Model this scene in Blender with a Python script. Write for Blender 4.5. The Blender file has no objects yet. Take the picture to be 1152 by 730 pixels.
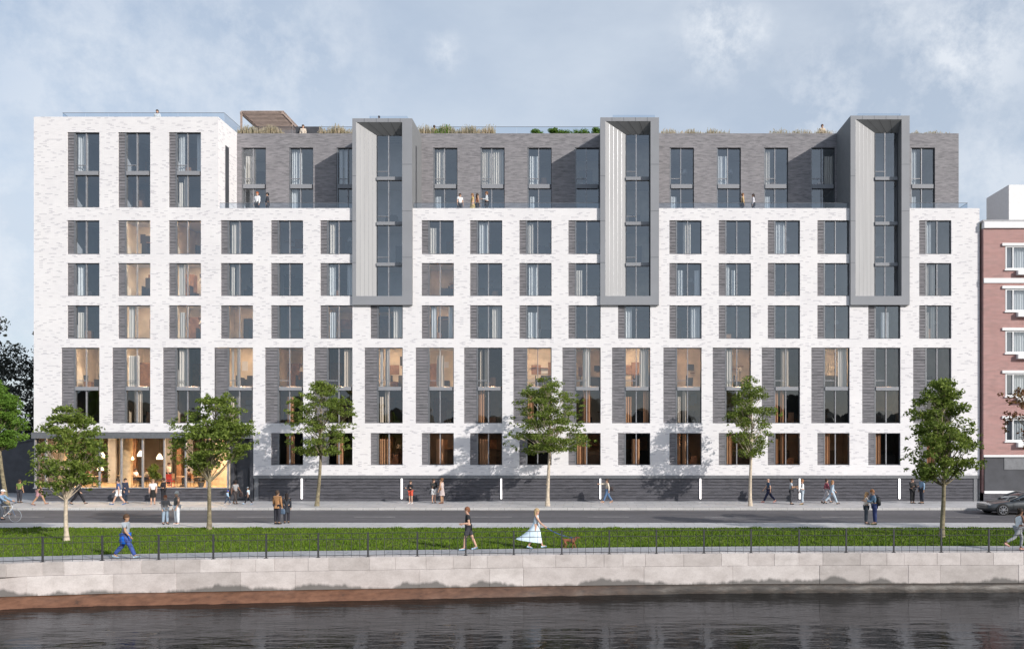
import bpy, bmesh, math, random
from mathutils import Vector, Matrix
R = math.radians
rnd = random.Random(7)
scene = bpy.context.scene
COL = scene.collection
CAMY, CAMZ, F, VX, VY = -55.0, 4.6, 880.0, 665.0, 490.0

def P(px, py, y):
    s = F/(y-CAMY)
    return ((px-VX)/s, y, CAMZ-(py-VY)/s)
def X0(px): return (px-VX)/16.0
def Z0(py): return CAMZ+(VY-py)/16.0
def G(px, py, z=0.0):
    d = F*(CAMZ-z)/(py-VY)
    return ((px-VX)*d/F, CAMY+d, z)

# ------------------------------------------------------------------ materials
def newmat(name):
    m = bpy.data.materials.new(name); m.use_nodes = True
    nt = m.node_tree; b = nt.nodes['Principled BSDF']
    return m, nt, b
def N(nt, t, **kw):
    n = nt.nodes.new(t)
    for k, v in kw.items(): setattr(n, k, v)
    return n
def L(nt, a, b): nt.links.new(a, b)
def ramp(nt, fac, stops, interp='LINEAR'):
    r = N(nt, 'ShaderNodeValToRGB'); r.color_ramp.interpolation = interp
    e = r.color_ramp.elements
    while len(e) < len(stops): e.new(0.5)
    for i, (p, c) in enumerate(stops):
        e[i].position = p; e[i].color = (*c, 1) if len(c) == 3 else c
    L(nt, fac, r.inputs[0]); return r.outputs[0]
def noise(nt, vec, scale, detail=3, rough=.55):
    n = N(nt, 'ShaderNodeTexNoise'); n.inputs['Scale'].default_value = scale
    n.inputs['Detail'].default_value = detail; n.inputs['Roughness'].default_value = rough
    if vec is not None: L(nt, vec, n.inputs['Vector'])
    return n.outputs['Fac']
def objvec(nt, scale=(1, 1, 1), geo=True):
    if geo:
        g = N(nt, 'ShaderNodeNewGeometry').outputs['Position']
    else:
        g = N(nt, 'ShaderNodeTexCoord').outputs['Object']
    m = N(nt, 'ShaderNodeMapping'); m.inputs['Scale'].default_value = scale
    L(nt, g, m.inputs['Vector']); return m.outputs[0]
def mixc(nt, fac, a, b, mode='MIX'):
    m = N(nt, 'ShaderNodeMix', data_type='RGBA', blend_type=mode)
    for s, v in ((0, fac), (6, a), (7, b)):
        if isinstance(v, (int, float)): m.inputs[s].default_value = v
        elif isinstance(v, tuple): m.inputs[s].default_value = (*v, 1) if len(v) == 3 else v
        else: L(nt, v, m.inputs[s])
    return m.outputs[2]
def bump(nt, b, h, strength=.3, dist=.02):
    n = N(nt, 'ShaderNodeBump'); n.inputs['Strength'].default_value = strength
    n.inputs['Distance'].default_value = dist
    L(nt, h, n.inputs['Height']); L(nt, n.outputs[0], b.inputs['Normal'])

def plain(name, col, rough=.6, metal=0, var=.12, scale=6, spec=.4):
    m, nt, b = newmat(name)
    f = noise(nt, objvec(nt, geo=False), scale, 3)
    lo = tuple(c*(1-var) for c in col); hi = tuple(min(1, c*(1+var)) for c in col)
    L(nt, ramp(nt, f, [(.3, lo), (.7, hi)]), b.inputs['Base Color'])
    b.inputs['Roughness'].default_value = rough; b.inputs['Metallic'].default_value = metal
    b.inputs['Specular IOR Level'].default_value = spec
    return m
def brickmat(name, base, dark, bw, bh, thr, mortar, mcol, streak=None, rough=.75, bstr=.25):
    m, nt, b = newmat(name)
    g = N(nt, 'ShaderNodeNewGeometry').outputs['Position']
    s = N(nt, 'ShaderNodeSeparateXYZ'); L(nt, g, s.inputs[0])
    a = N(nt, 'ShaderNodeMath', operation='ADD'); L(nt, s.outputs[0], a.inputs[0]); L(nt, s.outputs[1], a.inputs[1])
    c = N(nt, 'ShaderNodeCombineXYZ'); L(nt, a.outputs[0], c.inputs[0]); L(nt, s.outputs[2], c.inputs[1])
    off = N(nt, 'ShaderNodeMapping'); off.inputs['Location'].default_value = (200, 50, 0); L(nt, c.outputs[0], off.inputs['Vector'])
    br = N(nt, 'ShaderNodeTexBrick'); L(nt, off.outputs[0], br.inputs['Vector'])
    br.inputs['Scale'].default_value = 1; br.inputs['Brick Width'].default_value = bw
    br.inputs['Row Height'].default_value = bh; br.inputs['Mortar Size'].default_value = mortar
    br.inputs['Mortar Smooth'].default_value = .2; br.offset_frequency = 2; br.offset = .5
    br.inputs['Color1'].default_value = (0, 0, 0, 1); br.inputs['Color2'].default_value = (1, 1, 1, 1)
    br.inputs['Mortar'].default_value = (.4, .4, .4, 1)
    col = ramp(nt, br.outputs['Color'], [(0, tuple(k*.93 for k in base)), (thr*.5, base), (thr, tuple(k*.96 for k in base)), (min(.99, thr+.04), dark)])
    col = mixc(nt, br.outputs['Fac'], col, mcol)
    n1 = noise(nt, objvec(nt, (.35, .35, .5)), 1.0, 5)
    col = mixc(nt, 1.0, col, ramp(nt, n1, [(.3, (.93, .93, .94)), (.65, (1, 1, 1))]), 'MULTIPLY')
    if streak:
        n2 = noise(nt, objvec(nt, (1.6, 1.6, 9)), 1.0, 4, .6)
        col = mixc(nt, 1.0, col, ramp(nt, n2, [(.3, (streak, streak, streak)), (.7, (1.25, 1.22, 1.22))]), 'MULTIPLY')
    L(nt, col, b.inputs['Base Color']); b.inputs['Roughness'].default_value = rough
    b.inputs['Specular IOR Level'].default_value = .25
    bump(nt, b, br.outputs['Fac'], -bstr if False else bstr, .004)
    return m

M = {}
M['white_brick'] = brickmat('white_brick', (.81, .79, .80), (.6, .585, .61), .27, .075, .87, .006, (.72, .7, .715))
M['grey_brick'] = brickmat('grey_brick', (.262, .255, .268), (.2, .195, .208), .3, .07, .75, .006, (.22, .215, .23), streak=.82)
M['red_brick'] = brickmat('red_brick', (.35, .165, .145), (.27, .135, .12), .22, .075, .75, .012, (.48, .37, .36), streak=.95)
M['ribbed'] = brickmat('ribbed_brick', (.21, .205, .22), (.14, .14, .15), .5, .07, .7, .006, (.14, .14, .15), streak=.95)
M['plinth'] = brickmat('plinth_brick', (.098, .098, .112), (.07, .07, .08), .5, .07, .7, .006, (.07, .07, .08), streak=.95)
M['frame'] = plain('dark_bronze_frame', (.075, .08, .092), .45, .3)
M['frame_lt'] = plain('grey_metal', (.22, .225, .24), .4, .5)
M['mull'] = plain('pale_metal', (.33, .33, .35), .4, .3)
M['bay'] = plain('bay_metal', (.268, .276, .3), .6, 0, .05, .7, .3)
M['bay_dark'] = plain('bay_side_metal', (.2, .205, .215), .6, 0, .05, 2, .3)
M['joint'] = plain('joint', (.05, .05, .055), .8)
M['dark'] = plain('dark_panel', (.06, .062, .072), .6, 0, .2, 1.5)
M['concrete'] = plain('roof_concrete', (.4, .4, .4), .85)
M['black'] = plain('black_metal', (.025, .025, .028), .45, .4)
M['rail'] = plain('faded_black_metal', (.06, .06, .065), .6, .2)
M['white_paint'] = plain('white_paint', (.78, .78, .79), .6, 0, .04)
M['slab'] = plain('interior_floor', (.28, .2, .14), .6)
M['timber'] = plain('timber', (.32, .17, .1), .55, 0, .3, 3)
M['pergola'] = plain('weathered_timber', (.34, .26, .225), .7, 0, .2, 3)
M['wood_lt'] = plain('light_wood', (.55, .38, .22), .55, 0, .2, 4)

def panelmat():
    m, nt, b = newmat('pale_fluted_panel')
    n = noise(nt, objvec(nt, (4, 4, .2)), 1, 2)
    L(nt, ramp(nt, n, [(.3, (.37, .37, .38)), (.7, (.41, .41, .42))]), b.inputs['Base Color'])
    b.inputs['Roughness'].default_value = .9; b.inputs['Specular IOR Level'].default_value = .1
    return m
M['splay'] = panelmat()

def glassmat(name, fac=.2, tint=(.62, .68, .72), rcol=(.86, .93, 1.0), wob=.0):
    m, nt, b = newmat(name); nt.nodes.remove(b)
    out = nt.nodes['Material Output']
    t = N(nt, 'ShaderNodeBsdfTransparent'); t.inputs[0].default_value = (*tint, 1)
    g = N(nt, 'ShaderNodeBsdfGlossy'); g.inputs['Color'].default_value = (*rcol, 1); g.inputs['Roughness'].default_value = .01
    lw = N(nt, 'ShaderNodeLayerWeight'); pw = N(nt, 'ShaderNodeMath', operation='POWER'); L(nt, lw.outputs['Facing'], pw.inputs[0]); pw.inputs[1].default_value = 4
    a = N(nt, 'ShaderNodeMath', operation='MULTIPLY_ADD', use_clamp=True); L(nt, pw.outputs[0], a.inputs[0]); a.inputs[1].default_value = .6; a.inputs[2].default_value = fac+.03
    n = noise(nt, objvec(nt), .9, 2)
    bm = N(nt, 'ShaderNodeBump'); bm.inputs['Strength'].default_value = .25; bm.inputs['Distance'].default_value = .012+wob
    L(nt, n, bm.inputs['Height']); L(nt, bm.outputs[0], g.inputs['Normal'])
    mx = N(nt, 'ShaderNodeMixShader'); L(nt, a.outputs[0], mx.inputs[0]); L(nt, t.outputs[0], mx.inputs[1]); L(nt, g.outputs[0], mx.inputs[2])
    L(nt, mx.outputs[0], out.inputs[0]); return m
M['glass'] = glassmat('window_glass', .16, (.86, .9, .93))
M['glass_shop'] = glassmat('shop_glass', .05, (.85, .87, .88))
M['glass_rail'] = glassmat('balustrade_glass', .06, (.76, .82, .88))
M['glass_low'] = glassmat('street_level_glass', .1, (.85, .83, .8))
M['glass_car'] = glassmat('car_glass', .15, (.12, .13, .14))

def emat(name, col, strength):
    m, nt, b = newmat(name)
    b.inputs['Base Color'].default_value = (*col, 1)
    b.inputs['Emission Color'].default_value = (*col, 1); b.inputs['Emission Strength'].default_value = strength
    return m
M['led'] = emat('led_strip', (1, .95, .93), 1.3)
M['lamp'] = emat('warm_lamp', (1, .77, .54), 62)
M['lamp_low'] = emat('dim_lamp', (1, .66, .4), 26)
M['pendant'] = emat('pendant_glow', (1, .78, .5), 3)
M['cafe_panel'] = emat('cafe_ceiling_light', (1, .74, .46), 55)

def curtainmat(name, col):
    m, nt, b = newmat(name)
    b.inputs['Base Color'].default_value = (*col, 1); b.inputs['Roughness'].default_value = .9
    n = noise(nt, objvec(nt, (14, 14, .3)), 1, 2)
    L(nt, ramp(nt, n, [(.3, tuple(c*.72 for c in col)), (.6, col)]), b.inputs['Base Color'])
    return m
M['curtain'] = curtainmat('cream_curtain', (.78, .7, .62))
M['curtain_w'] = curtainmat('white_curtain', (.8, .79, .78))
M['curtain_o'] = curtainmat('terracotta_curtain', (.6, .34, .2))
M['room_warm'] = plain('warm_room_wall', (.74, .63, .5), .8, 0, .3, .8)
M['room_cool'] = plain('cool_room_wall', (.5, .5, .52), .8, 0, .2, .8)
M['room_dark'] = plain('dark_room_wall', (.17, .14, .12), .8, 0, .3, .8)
M['furn'] = plain('dark_furniture', (.05, .045, .045), .6)

def stonemat():
    m, nt, b = newmat('quay_granite')
    geo = N(nt, 'ShaderNodeNewGeometry')
    base = ramp(nt, geo.outputs['Random Per Island'], [(0, (.46, .425, .41)), (.5, (.565, .52, .505)), (1, (.66, .62, .605))])
    n = noise(nt, objvec(nt, (1, 1, 1.6)), 1.6, 6, .65)
    col = mixc(nt, 1.0, base, ramp(nt, n, [(.28, (.8, .78, .77)), (.6, (1.04, 1.03, 1.03))]), 'MULTIPLY')
    n4 = noise(nt, objvec(nt), 22, 3, .7)
    col = mixc(nt, 1.0, col, ramp(nt, n4, [(.3, (.9, .9, .9)), (.6, (1.03, 1.03, 1.03))]), 'MULTIPLY')
    # dark damp growth at the foot with a ragged top edge
    s = N(nt, 'ShaderNodeSeparateXYZ'); L(nt, geo.outputs['Position'], s.inputs[0])
    n2 = noise(nt, objvec(nt, (.55, .55, .0)), 1, 5, .62)
    mr = N(nt, 'ShaderNodeMapRange'); mr.inputs[1].default_value = .36; mr.inputs[2].default_value = .7
    mr.inputs[3].default_value = -1.22; mr.inputs[4].default_value = -.8; L(nt, n2, mr.inputs[0])
    sb = N(nt, 'ShaderNodeMath', operation='SUBTRACT'); L(nt, mr.outputs[0], sb.inputs[0]); L(nt, s.outputs[2], sb.inputs[1])
    mr2 = N(nt, 'ShaderNodeMapRange'); mr2.inputs[1].default_value = -.05; mr2.inputs[2].default_value = .06; L(nt, sb.outputs[0], mr2.inputs[0])
    mr2.inputs[4].default_value = .85
    col = mixc(nt, mr2.outputs[0], col, (.11, .105, .1))
    L(nt, col, b.inputs['Base Color']); b.inputs['Roughness'].default_value = .85
    bump(nt, b, n, .5, .02); return m
M['stone'] = stonemat()
def wetmat():
    m, nt, b = newmat('wet_stone')
    n = noise(nt, objvec(nt, (1, 1, 3)), 2.2, 6, .7)
    s = N(nt, 'ShaderNodeSeparateXYZ'); L(nt, N(nt, 'ShaderNodeNewGeometry').outputs['Position'], s.inputs[0])
    mr = N(nt, 'ShaderNodeMapRange'); mr.inputs[1].default_value = -9; mr.inputs[2].default_value = 3; L(nt, s.outputs[0], mr.inputs[0])
    left = ramp(nt, n, [(.28, (.05, .03, .02)), (.42, (.13, .058, .032)), (.7, (.22, .105, .06))])
    right = ramp(nt, n, [(.3, (.035, .032, .03)), (.62, (.075, .06, .05)), (.75, (.16, .12, .1))])
    L(nt, mixc(nt, mr.outputs[0], left, right), b.inputs['Base Color']); b.inputs['Roughness'].default_value = .45
    bump(nt, b, n, .6, .04); return m
M['wet'] = wetmat()
M['ledge'] = plain('rusty_ledge', (.3, .17, .11), .7, 0, .45, 1.2)

def groundmat(name, c1, c2, sc, joints=None, rough=.85, b_=.2, spec=.3, vs=(1, 1, 1)):
    m, nt, b = newmat(name)
    n = noise(nt, objvec(nt, vs), sc, 6, .6); n2 = noise(nt, objvec(nt), sc*14, 3, .6)
    col = ramp(nt, n, [(.3, c1), (.7, c2)])
    col = mixc(nt, 1.0, col, ramp(nt, n2, [(.3, (.88, .88, .88)), (.7, (1.08, 1.08, 1.08))]), 'MULTIPLY')
    if joints:
        br = N(nt, 'ShaderNodeTexBrick'); L(nt, objvec(nt), br.inputs['Vector'])
        br.inputs['Scale'].default_value = 1; br.inputs['Brick Width'].default_value = joints[0]; br.inputs['Row Height'].default_value = joints[1]
        br.inputs['Mortar Size'].default_value = .02; br.inputs['Color1'].default_value = (.9, .9, .9, 1); br.inputs['Color2'].default_value = (1, 1, 1, 1)
        br.inputs['Mortar'].default_value = (.62, .62, .62, 1)
        col = mixc(nt, 1.0, col, br.outputs['Color'], 'MULTIPLY')
    L(nt, col, b.inputs['Base Color']); b.inputs['Roughness'].default_value = rough; b.inputs['Specular IOR Level'].default_value = spec
    bump(nt, b, n2, b_, .01); return m
M['asphalt'] = groundmat('asphalt', (.1, .097, .104), (.15, .145, .155), .25, vs=(.25, 1.5, 1), rough=.95, spec=.08)
M['pave'] = groundmat('pavement', (.43, .43, .445), (.53, .525, .54), .5, (1.2, .9), rough=.55, spec=.5)
M['walk'] = groundmat('walkway', (.32, .32, .34), (.42, .42, .435), .5, (1.6, 1.0))
M['kerb'] = groundmat('kerb_stone', (.5, .49, .48), (.6, .59, .58), 1, (1.0, 3))
M['line'] = plain('worn_white_paint', (.3, .3, .3), .8, 0, .35, 2)
M['soil'] = groundmat('soil', (.07, .085, .02), (.1, .12, .03), .6)
def grassmat():
    m, nt, b = newmat('grass_blades')
    n = noise(nt, objvec(nt), 1.3, 6, .7); isl = N(nt, 'ShaderNodeNewGeometry').outputs['Random Per Island']
    c = ramp(nt, n, [(.28, (.05, .1, .01)), (.45, (.085, .15, .014)), (.62, (.11, .17, .02)), (.8, (.17, .2, .035))])
    c = mixc(nt, 1.0, c, ramp(nt, isl, [(0, (.7, .75, .7)), (.85, (1.15, 1.12, 1)), (1, (1.6, 1.4, 1))]), 'MULTIPLY')
    L(nt, c, b.inputs['Base Color']); b.inputs['Roughness'].default_value = .8; b.inputs['Specular IOR Level'].default_value = .15
    return m
M['grass'] = grassmat()
def leafmat(name, a, c, d, trans=.3):
    m, nt, b = newmat(name)
    isl = N(nt, 'ShaderNodeNewGeometry').outputs['Random Per Island']
    n = noise(nt, objvec(nt, geo=False), 1.6, 3)
    k = ramp(nt, isl, [(0, a), (.6, c), (1, d)])
    k = mixc(nt, 1.0, k, ramp(nt, n, [(.3, (.8, .85, .8)), (.7, (1.15, 1.1, 1))]), 'MULTIPLY')
    L(nt, k, b.inputs['Base Color']); b.inputs['Roughness'].default_value = .65; b.inputs['Specular IOR Level'].default_value = .25
    t = N(nt, 'ShaderNodeBsdfTranslucent'); L(nt, k, t.inputs[0])
    mx = N(nt, 'ShaderNodeMixShader'); mx.inputs[0].default_value = trans
    L(nt, b.outputs[0], mx.inputs[1]); L(nt, t.outputs[0], mx.inputs[2]); L(nt, mx.outputs[0], nt.nodes['Material Output'].inputs[0])
    return m
M['leaf'] = leafmat('leaf_green', (.085, .13, .022), (.17, .23, .045), (.28, .35, .085), .42)
M['leaf_br'] = leafmat('leaf_bright', (.08, .16, .02), (.13, .24, .035), (.18, .3, .06), .35)
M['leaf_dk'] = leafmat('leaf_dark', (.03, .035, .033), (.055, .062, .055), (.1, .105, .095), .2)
M['leaf_au'] = leafmat('leaf_autumn', (.12, .05, .025), (.2, .09, .04), (.3, .2, .07))
M['leaf_dry'] = leafmat('dry_grass', (.34, .3, .2), (.48, .42, .32), (.6, .5, .44))
M['bark_lt'] = plain('pale_bark', (.5, .42, .33), .85, 0, .3, 7)
M['bark_md'] = plain('mossy_bark', (.2, .17, .11), .9, 0, .45, 7)
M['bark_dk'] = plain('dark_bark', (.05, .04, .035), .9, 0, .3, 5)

def watermat():
    m, nt, b = newmat('river_water'); out = nt.nodes['Material Output']
    b.inputs['Base Color'].default_value = (.012, .01, .007, 1); b.inputs['Roughness'].default_value = 1; b.inputs['Specular IOR Level'].default_value = 0
    n1 = noise(nt, objvec(nt, (.5, 1.3, 1)), 1.0, 2, .5)
    n2 = noise(nt, objvec(nt, (1.7, 5.0, 1)), 1.0, 3, .55)
    n3 = noise(nt, objvec(nt, (5, 15, 1)), 1.0, 2, .5)
    a = N(nt, 'ShaderNodeMath', operation='MULTIPLY_ADD'); L(nt, n2, a.inputs[0]); a.inputs[1].default_value = .34; L(nt, n1, a.inputs[2])
    c = N(nt, 'ShaderNodeMath', operation='MULTIPLY_ADD'); L(nt, n3, c.inputs[0]); c.inputs[1].default_value = .04; L(nt, a.outputs[0], c.inputs[2])
    bm = N(nt, 'ShaderNodeBump'); bm.inputs['Strength'].default_value = .8; bm.inputs['Distance'].default_value = .045; L(nt, c.outputs[0], bm.inputs['Height'])
    g = N(nt, 'ShaderNodeBsdfGlossy'); g.inputs['Roughness'].default_value = .03; g.inputs['Color'].default_value = (.66, .7, .78, 1); L(nt, bm.outputs[0], g.inputs['Normal'])
    f = N(nt, 'ShaderNodeFresnel'); f.inputs[0].default_value = 1.3; L(nt, bm.outputs[0], f.inputs['Normal'])
    mx = N(nt, 'ShaderNodeMixShader'); L(nt, f.outputs[0], mx.inputs[0]); L(nt, b.outputs[0], mx.inputs[1]); L(nt, g.outputs[0], mx.inputs[2])
    L(nt, mx.outputs[0], out.inputs[0]); return m
M['water'] = watermat()

# ------------------------------------------------------------------ mesh builder
class MB:
    def __init__(s): s.v, s.f, s.m = [], [], []
    def face(s, pts, mi=0):
        i = len(s.v); s.v += [tuple(p) for p in pts]; s.f.append(tuple(range(i, i+len(pts)))); s.m.append(mi)
    def box(s, x0, x1, y0, y1, z0, z1, mi=0, T=None):
        i = len(s.v)
        c = [(x0, y0, z0), (x1, y0, z0), (x1, y1, z0), (x0, y1, z0), (x0, y0, z1), (x1, y0, z1), (x1, y1, z1), (x0, y1, z1)]
        if T is not None: c = [tuple(T @ Vector(p)) for p in c]
        s.v += c
        for q in ((0, 3, 2, 1), (4, 5, 6, 7), (0, 1, 5, 4), (1, 2, 6, 5), (2, 3, 7, 6), (3, 0, 4, 7)):
            s.f.append(tuple(i+k for k in q)); s.m.append(mi)
        return s
    def tube(s, pts, rad, n=6, mi=0, cap=True):
        pts = [Vector(p) for p in pts]
        if not isinstance(rad, (list, tuple)): rad = [rad]*len(pts)
        i0 = len(s.v); up = Vector((0, 0, 1))
        for k, p in enumerate(pts):
            d = (pts[min(k+1, len(pts)-1)]-pts[max(k-1, 0)])
            if d.length < 1e-7: d = Vector((0, 0, 1))
            d.normalize()
            a = d.cross(up) if abs(d.dot(up)) < .95 else d.cross(Vector((1, 0, 0)))
            a.normalize(); c = d.cross(a)
            for j in range(n):
                t = 2*math.pi*j/n
                s.v.append(tuple(p+(a*math.cos(t)+c*math.sin(t))*rad[k]))
        for k in range(len(pts)-1):
            for j in range(n):
                s.f.append((i0+k*n+j, i0+k*n+(j+1) % n, i0+(k+1)*n+(j+1) % n, i0+(k+1)*n+j)); s.m.append(mi)
        if cap:
            s.f.append(tuple(i0+j for j in range(n))); s.m.append(mi)
            s.f.append(tuple(i0+(len(pts)-1)*n+j for j in reversed(range(n)))); s.m.append(mi)
        return s
    def loft(s, rings, mi=0, cap=True, closed=True):
        i0 = len(s.v); n = len(rings[0])
        for r in rings: s.v += [tuple(p) for p in r]
        for k in range(len(rings)-1):
            for j in range(n if closed else n-1):
                s.f.append((i0+k*n+j, i0+k*n+(j+1) % n, i0+(k+1)*n+(j+1) % n, i0+(k+1)*n+j)); s.m.append(mi)
        if cap:
            s.f.append(tuple(i0+j for j in reversed(range(n)))); s.m.append(mi)
            s.f.append(tuple(i0+(len(rings)-1)*n+j for j in range(n))); s.m.append(mi)
        return s
    def ell(s, c, r, n=10, m=7, mi=0, z0=-1.0, z1=1.0):
        rings = []
        for k in range(m+1):
            t = math.asin(max(-1, min(1, z0+(z1-z0)*k/m))) if (z0 > -1 or z1 < 1) else -math.pi/2+math.pi*k/m
            t = max(-1.5, min(1.5, t))
            rings.append([(c[0]+r[0]*math.cos(t)*math.cos(2*math.pi*j/n), c[1]+r[1]*math.cos(t)*math.sin(2*math.pi*j/n), c[2]+r[2]*math.sin(t)) for j in range(n)])
        return s.loft(rings, mi)
    def build(s, name, mats, parent=None, smooth=False, loc=None):
        me = bpy.data.meshes.new(name); me.from_pydata(s.v, [], s.f)
        if not isinstance(mats, (list, tuple)): mats = [mats]
        for m in mats: me.materials.append(M[m] if isinstance(m, str) else m)
        me.polygons.foreach_set('material_index', s.m)
        if smooth: me.polygons.foreach_set('use_smooth', [True]*len(s.f))
        me.update()
        o = bpy.data.objects.new(name, me); COL.objects.link(o)
        if loc: o.location = loc
        if parent: o.parent = parent
        return o
def tag(o, label=None, cat=None, group=None, kind=None):
    if label: o['label'] = label
    if cat: o['category'] = cat
    if group: o['group'] = group
    if kind: o['kind'] = kind
    return o
def empty(name, loc, rz=0, label=None, cat=None, group=None):
    o = bpy.data.objects.new(name, None); COL.objects.link(o); o.location = loc; o.rotation_euler = (0, 0, rz)
    o.empty_display_size = .3
    return tag(o, label, cat, group)
def kids(o): return list(o.children)
def copy_tree(o, parent=None):
    c = o.copy(); COL.objects.link(c); c.parent = parent
    for k in kids(o): copy_tree(k, c)
    return c
def bevel(o, w=.01, seg=1):
    m = o.modifiers.new('bevel', 'BEVEL'); m.width = w; m.segments = seg; m.limit_method = 'ANGLE'
    return o

# ================================================================== SETTING
QE = [(-300, 640), (0, 635), (48, 633), (115, 631.5), (240, 629.7), (357, 628), (469, 626.5), (578, 625), (685, 624), (845, 622.8), (1152, 622), (1500, 621.4)]
QP = [G(x, y) for x, y in QE]
QP = [(-110, QP[0][1]-2.0, 0)] + QP + [(110, QP[-1][1]+.2, 0)]
def qy(X, pts=None):
    pts = pts or QP
    for a, b in zip(pts, pts[1:]):
        if a[0] <= X <= b[0]: return a[1]+(b[1]-a[1])*(X-a[0])/(b[0]-a[0])
    return pts[0][1] if X < pts[0][0] else pts[-1][1]
GE = [(-300, 630), (0, 626.5), (140, 623), (340, 619.5), (540, 617.5), (700, 615.3), (880, 614), (1152, 613.8), (1500, 613.6)]
GP = [G(x, y) for x, y in GE]; GP = [(-110, GP[0][1]-1.2, 0)]+GP+[(110, GP[-1][1], 0)]
YK, YR, YN = -5.3, CAMY+41.4, CAMY+38.9      # kerb line, near road edge, grass start

g = MB(); g.face([(-1200, -20, -.16), (1200, -20, -.16), (1200, 1500, -.16), (-1200, 1500, -.16)])
tag(g.build('ground', 'soil'), kind='structure')
g = MB(); g.box(-110, 110, YK+.22, 30, -.15, 0)
tag(g.build('pavement', 'pave'), kind='structure')
g = MB(); x = -110
while x < 110:
    g.box(x, x+.99, YK, YK+.216, -.2, .012); x += 1.0
tag(g.build('kerb', 'kerb'), kind='structure')
g = MB(); g.box(-110, 110, YR, YK-.002, -.3, -.12)
tag(g.build('road', 'asphalt'), kind='structure')
g = MB(); x = -75
while x < 60:
    g.box(x, x+2.4, -9.55, -9.45, -.119, -.115); x += 6.8
g.box(-110, 110, YK-.45, YK-.38, -.119, -.115)
tag(g.build('road_marking', 'line'), kind='structure')
g = MB(); g.box(-110, 110, YN, YR-.002, -.3, 0)
tag(g.build('near_pavement', 'pave'), kind='structure')
g = MB()
pts = [(x, y) for x, y, z in GP]
g.loft([[(x, y, .0), (x, YN-.002, .0), (x, YN-.002, -.4), (x, y, -.4)] for x, y in pts])
tag(g.build('lawn_soil', 'soil'), kind='structure')
# walkway strip
g = MB()
xs = sorted(set([p[0] for p in GP]+[p[0] for p in QP]))
g.loft([[(x, qy(x)+.42, .0), (x, qy(x, GP)-.002, .0), (x, qy(x, GP)-.002, -.4), (x, qy(x)+.42, -.4)] for x in xs])
tag(g.build('walkway', 'walk'), kind='structure')
# grass blades
g = MB(); r = random.Random(3)
for i in range(105000):
    X = r.uniform(-33, 24) if i % 10 else r.uniform(-60, 45)
    y1, y0 = YN-.03, qy(X, GP)
    t = r.random()
    Y = y0+.03+(y1-y0-.03)*t
    if r.random() < .08: Y = y1-r.random()*.1
    if r.random() < .05: Y = y0+.02+r.random()*.08
    a = r.uniform(0, math.pi); h = r.uniform(.03, .085)*(1.0+.9*max(0, math.sin(X*2.3+math.sin(X*.7)*3)*math.sin(Y*1.7+X*.9))); w = r.uniform(.012, .03)
    dx, dy = math.cos(a)*w, math.sin(a)*w; lx, ly = r.uniform(-.04, .04), r.uniform(-.04, .04)
    g.face([(X-dx, Y-dy, 0), (X+dx, Y+dy, 0), (X+lx, Y+ly, h)])
tag(g.build('grass', 'grass'), 'short green lawn strip between the road and the quay walkway', 'grass', kind='stuff')

# quay wall: two courses of granite blocks
q = empty('quay_wall', (0, qy(0), -1.2), 0, 'pale granite block quay wall rising from the dark river below the railing', 'wall')
def blocks(z0, z1, lens, seed, proud):
    g = MB(); r = random.Random(seed); x = -60.0
    while x < 45:
        l = r.uniform(*lens); x1 = x+l-.007
        off = r.uniform(0, .012)-proud
        a0, a1 = qy(x)+off, qy(x1)+off
        b = .006
        pts = [(x, a0), (x1, a1), (x1, a1+.45), (x, a0+.45)]
        # bevelled front
        ring = [[(x+b, a0, z0+b), (x1-b, a1, z0+b), (x1-b, a1, z1-b), (x+b, a0, z1-b)],
                [(x, a0+b, z0), (x1, a1+b, z0), (x1, a1+b, z1), (x, a0+b, z1)],
                [(x, a0+.45, z0), (x1, a1+.45, z0), (x1, a1+.45, z1), (x, a0+.45, z1)]]
        g.loft(ring); x += l
    return g
o = blocks(-.46, .02, (.6, 1.5), 5, 0).build('coping_course', 'stone', q); o.location = Vector((0, -qy(0), 1.2))
o = blocks(-1.17, -.468, (1.2, 5.0), 9, .01).build('lower_course', 'stone', q); o.location = Vector((0, -qy(0), 1.2))
g = MB(); rings = []
for k in range(300):
    X = -62+k*.36; w = .75 if X < -12 else max(.12, .75-.63*min(1, (X+12)/16)); y = qy(X)
    j = .08*math.sin(X*1.7)+.06*math.sin(X*4.1+1)+.03*math.sin(X*9)
    rings.append([(X, y+.6, -1.175), (X, y-.02-.03*abs(j), -1.18), (X, y-.09-w*.25-.3*abs(j), -1.24+.2*j), (X, y-w*.6-abs(j), -1.4), (X, y-w-.1, -1.75), (X, y+.6, -2.4)])
g.loft(rings, 0)
tag(g.build('river_bank', 'wet', None, True), kind='structure')
g = MB(); g.face([(-1200, -900, -1.5), (1200, -900, -1.5), (1200, -20, -1.5), (-1200, -20, -1.5)])
tag(g.build('river', 'water'), kind='structure')

# opposite bank woodland (behind the camera, seen in window reflections)
g = MB(); r = random.Random(11)
for k in range(60):
    X = -190+k*6.5+r.uniform(-2, 2); h = r.uniform(7, 11)+(4 if k % 9 < 3 else 0); w = r.uniform(4, 6)
    g.ell((X, -150+r.uniform(-6, 6), h*.5), (w, w, h*.62), 9, 7)
g.box(-220, 220, -175, -158, -1.6, 8)
tag(g.build('far_woodland', 'leaf_dk'), 'far wood on the opposite river bank', 'woodland', kind='stuff')

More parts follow.
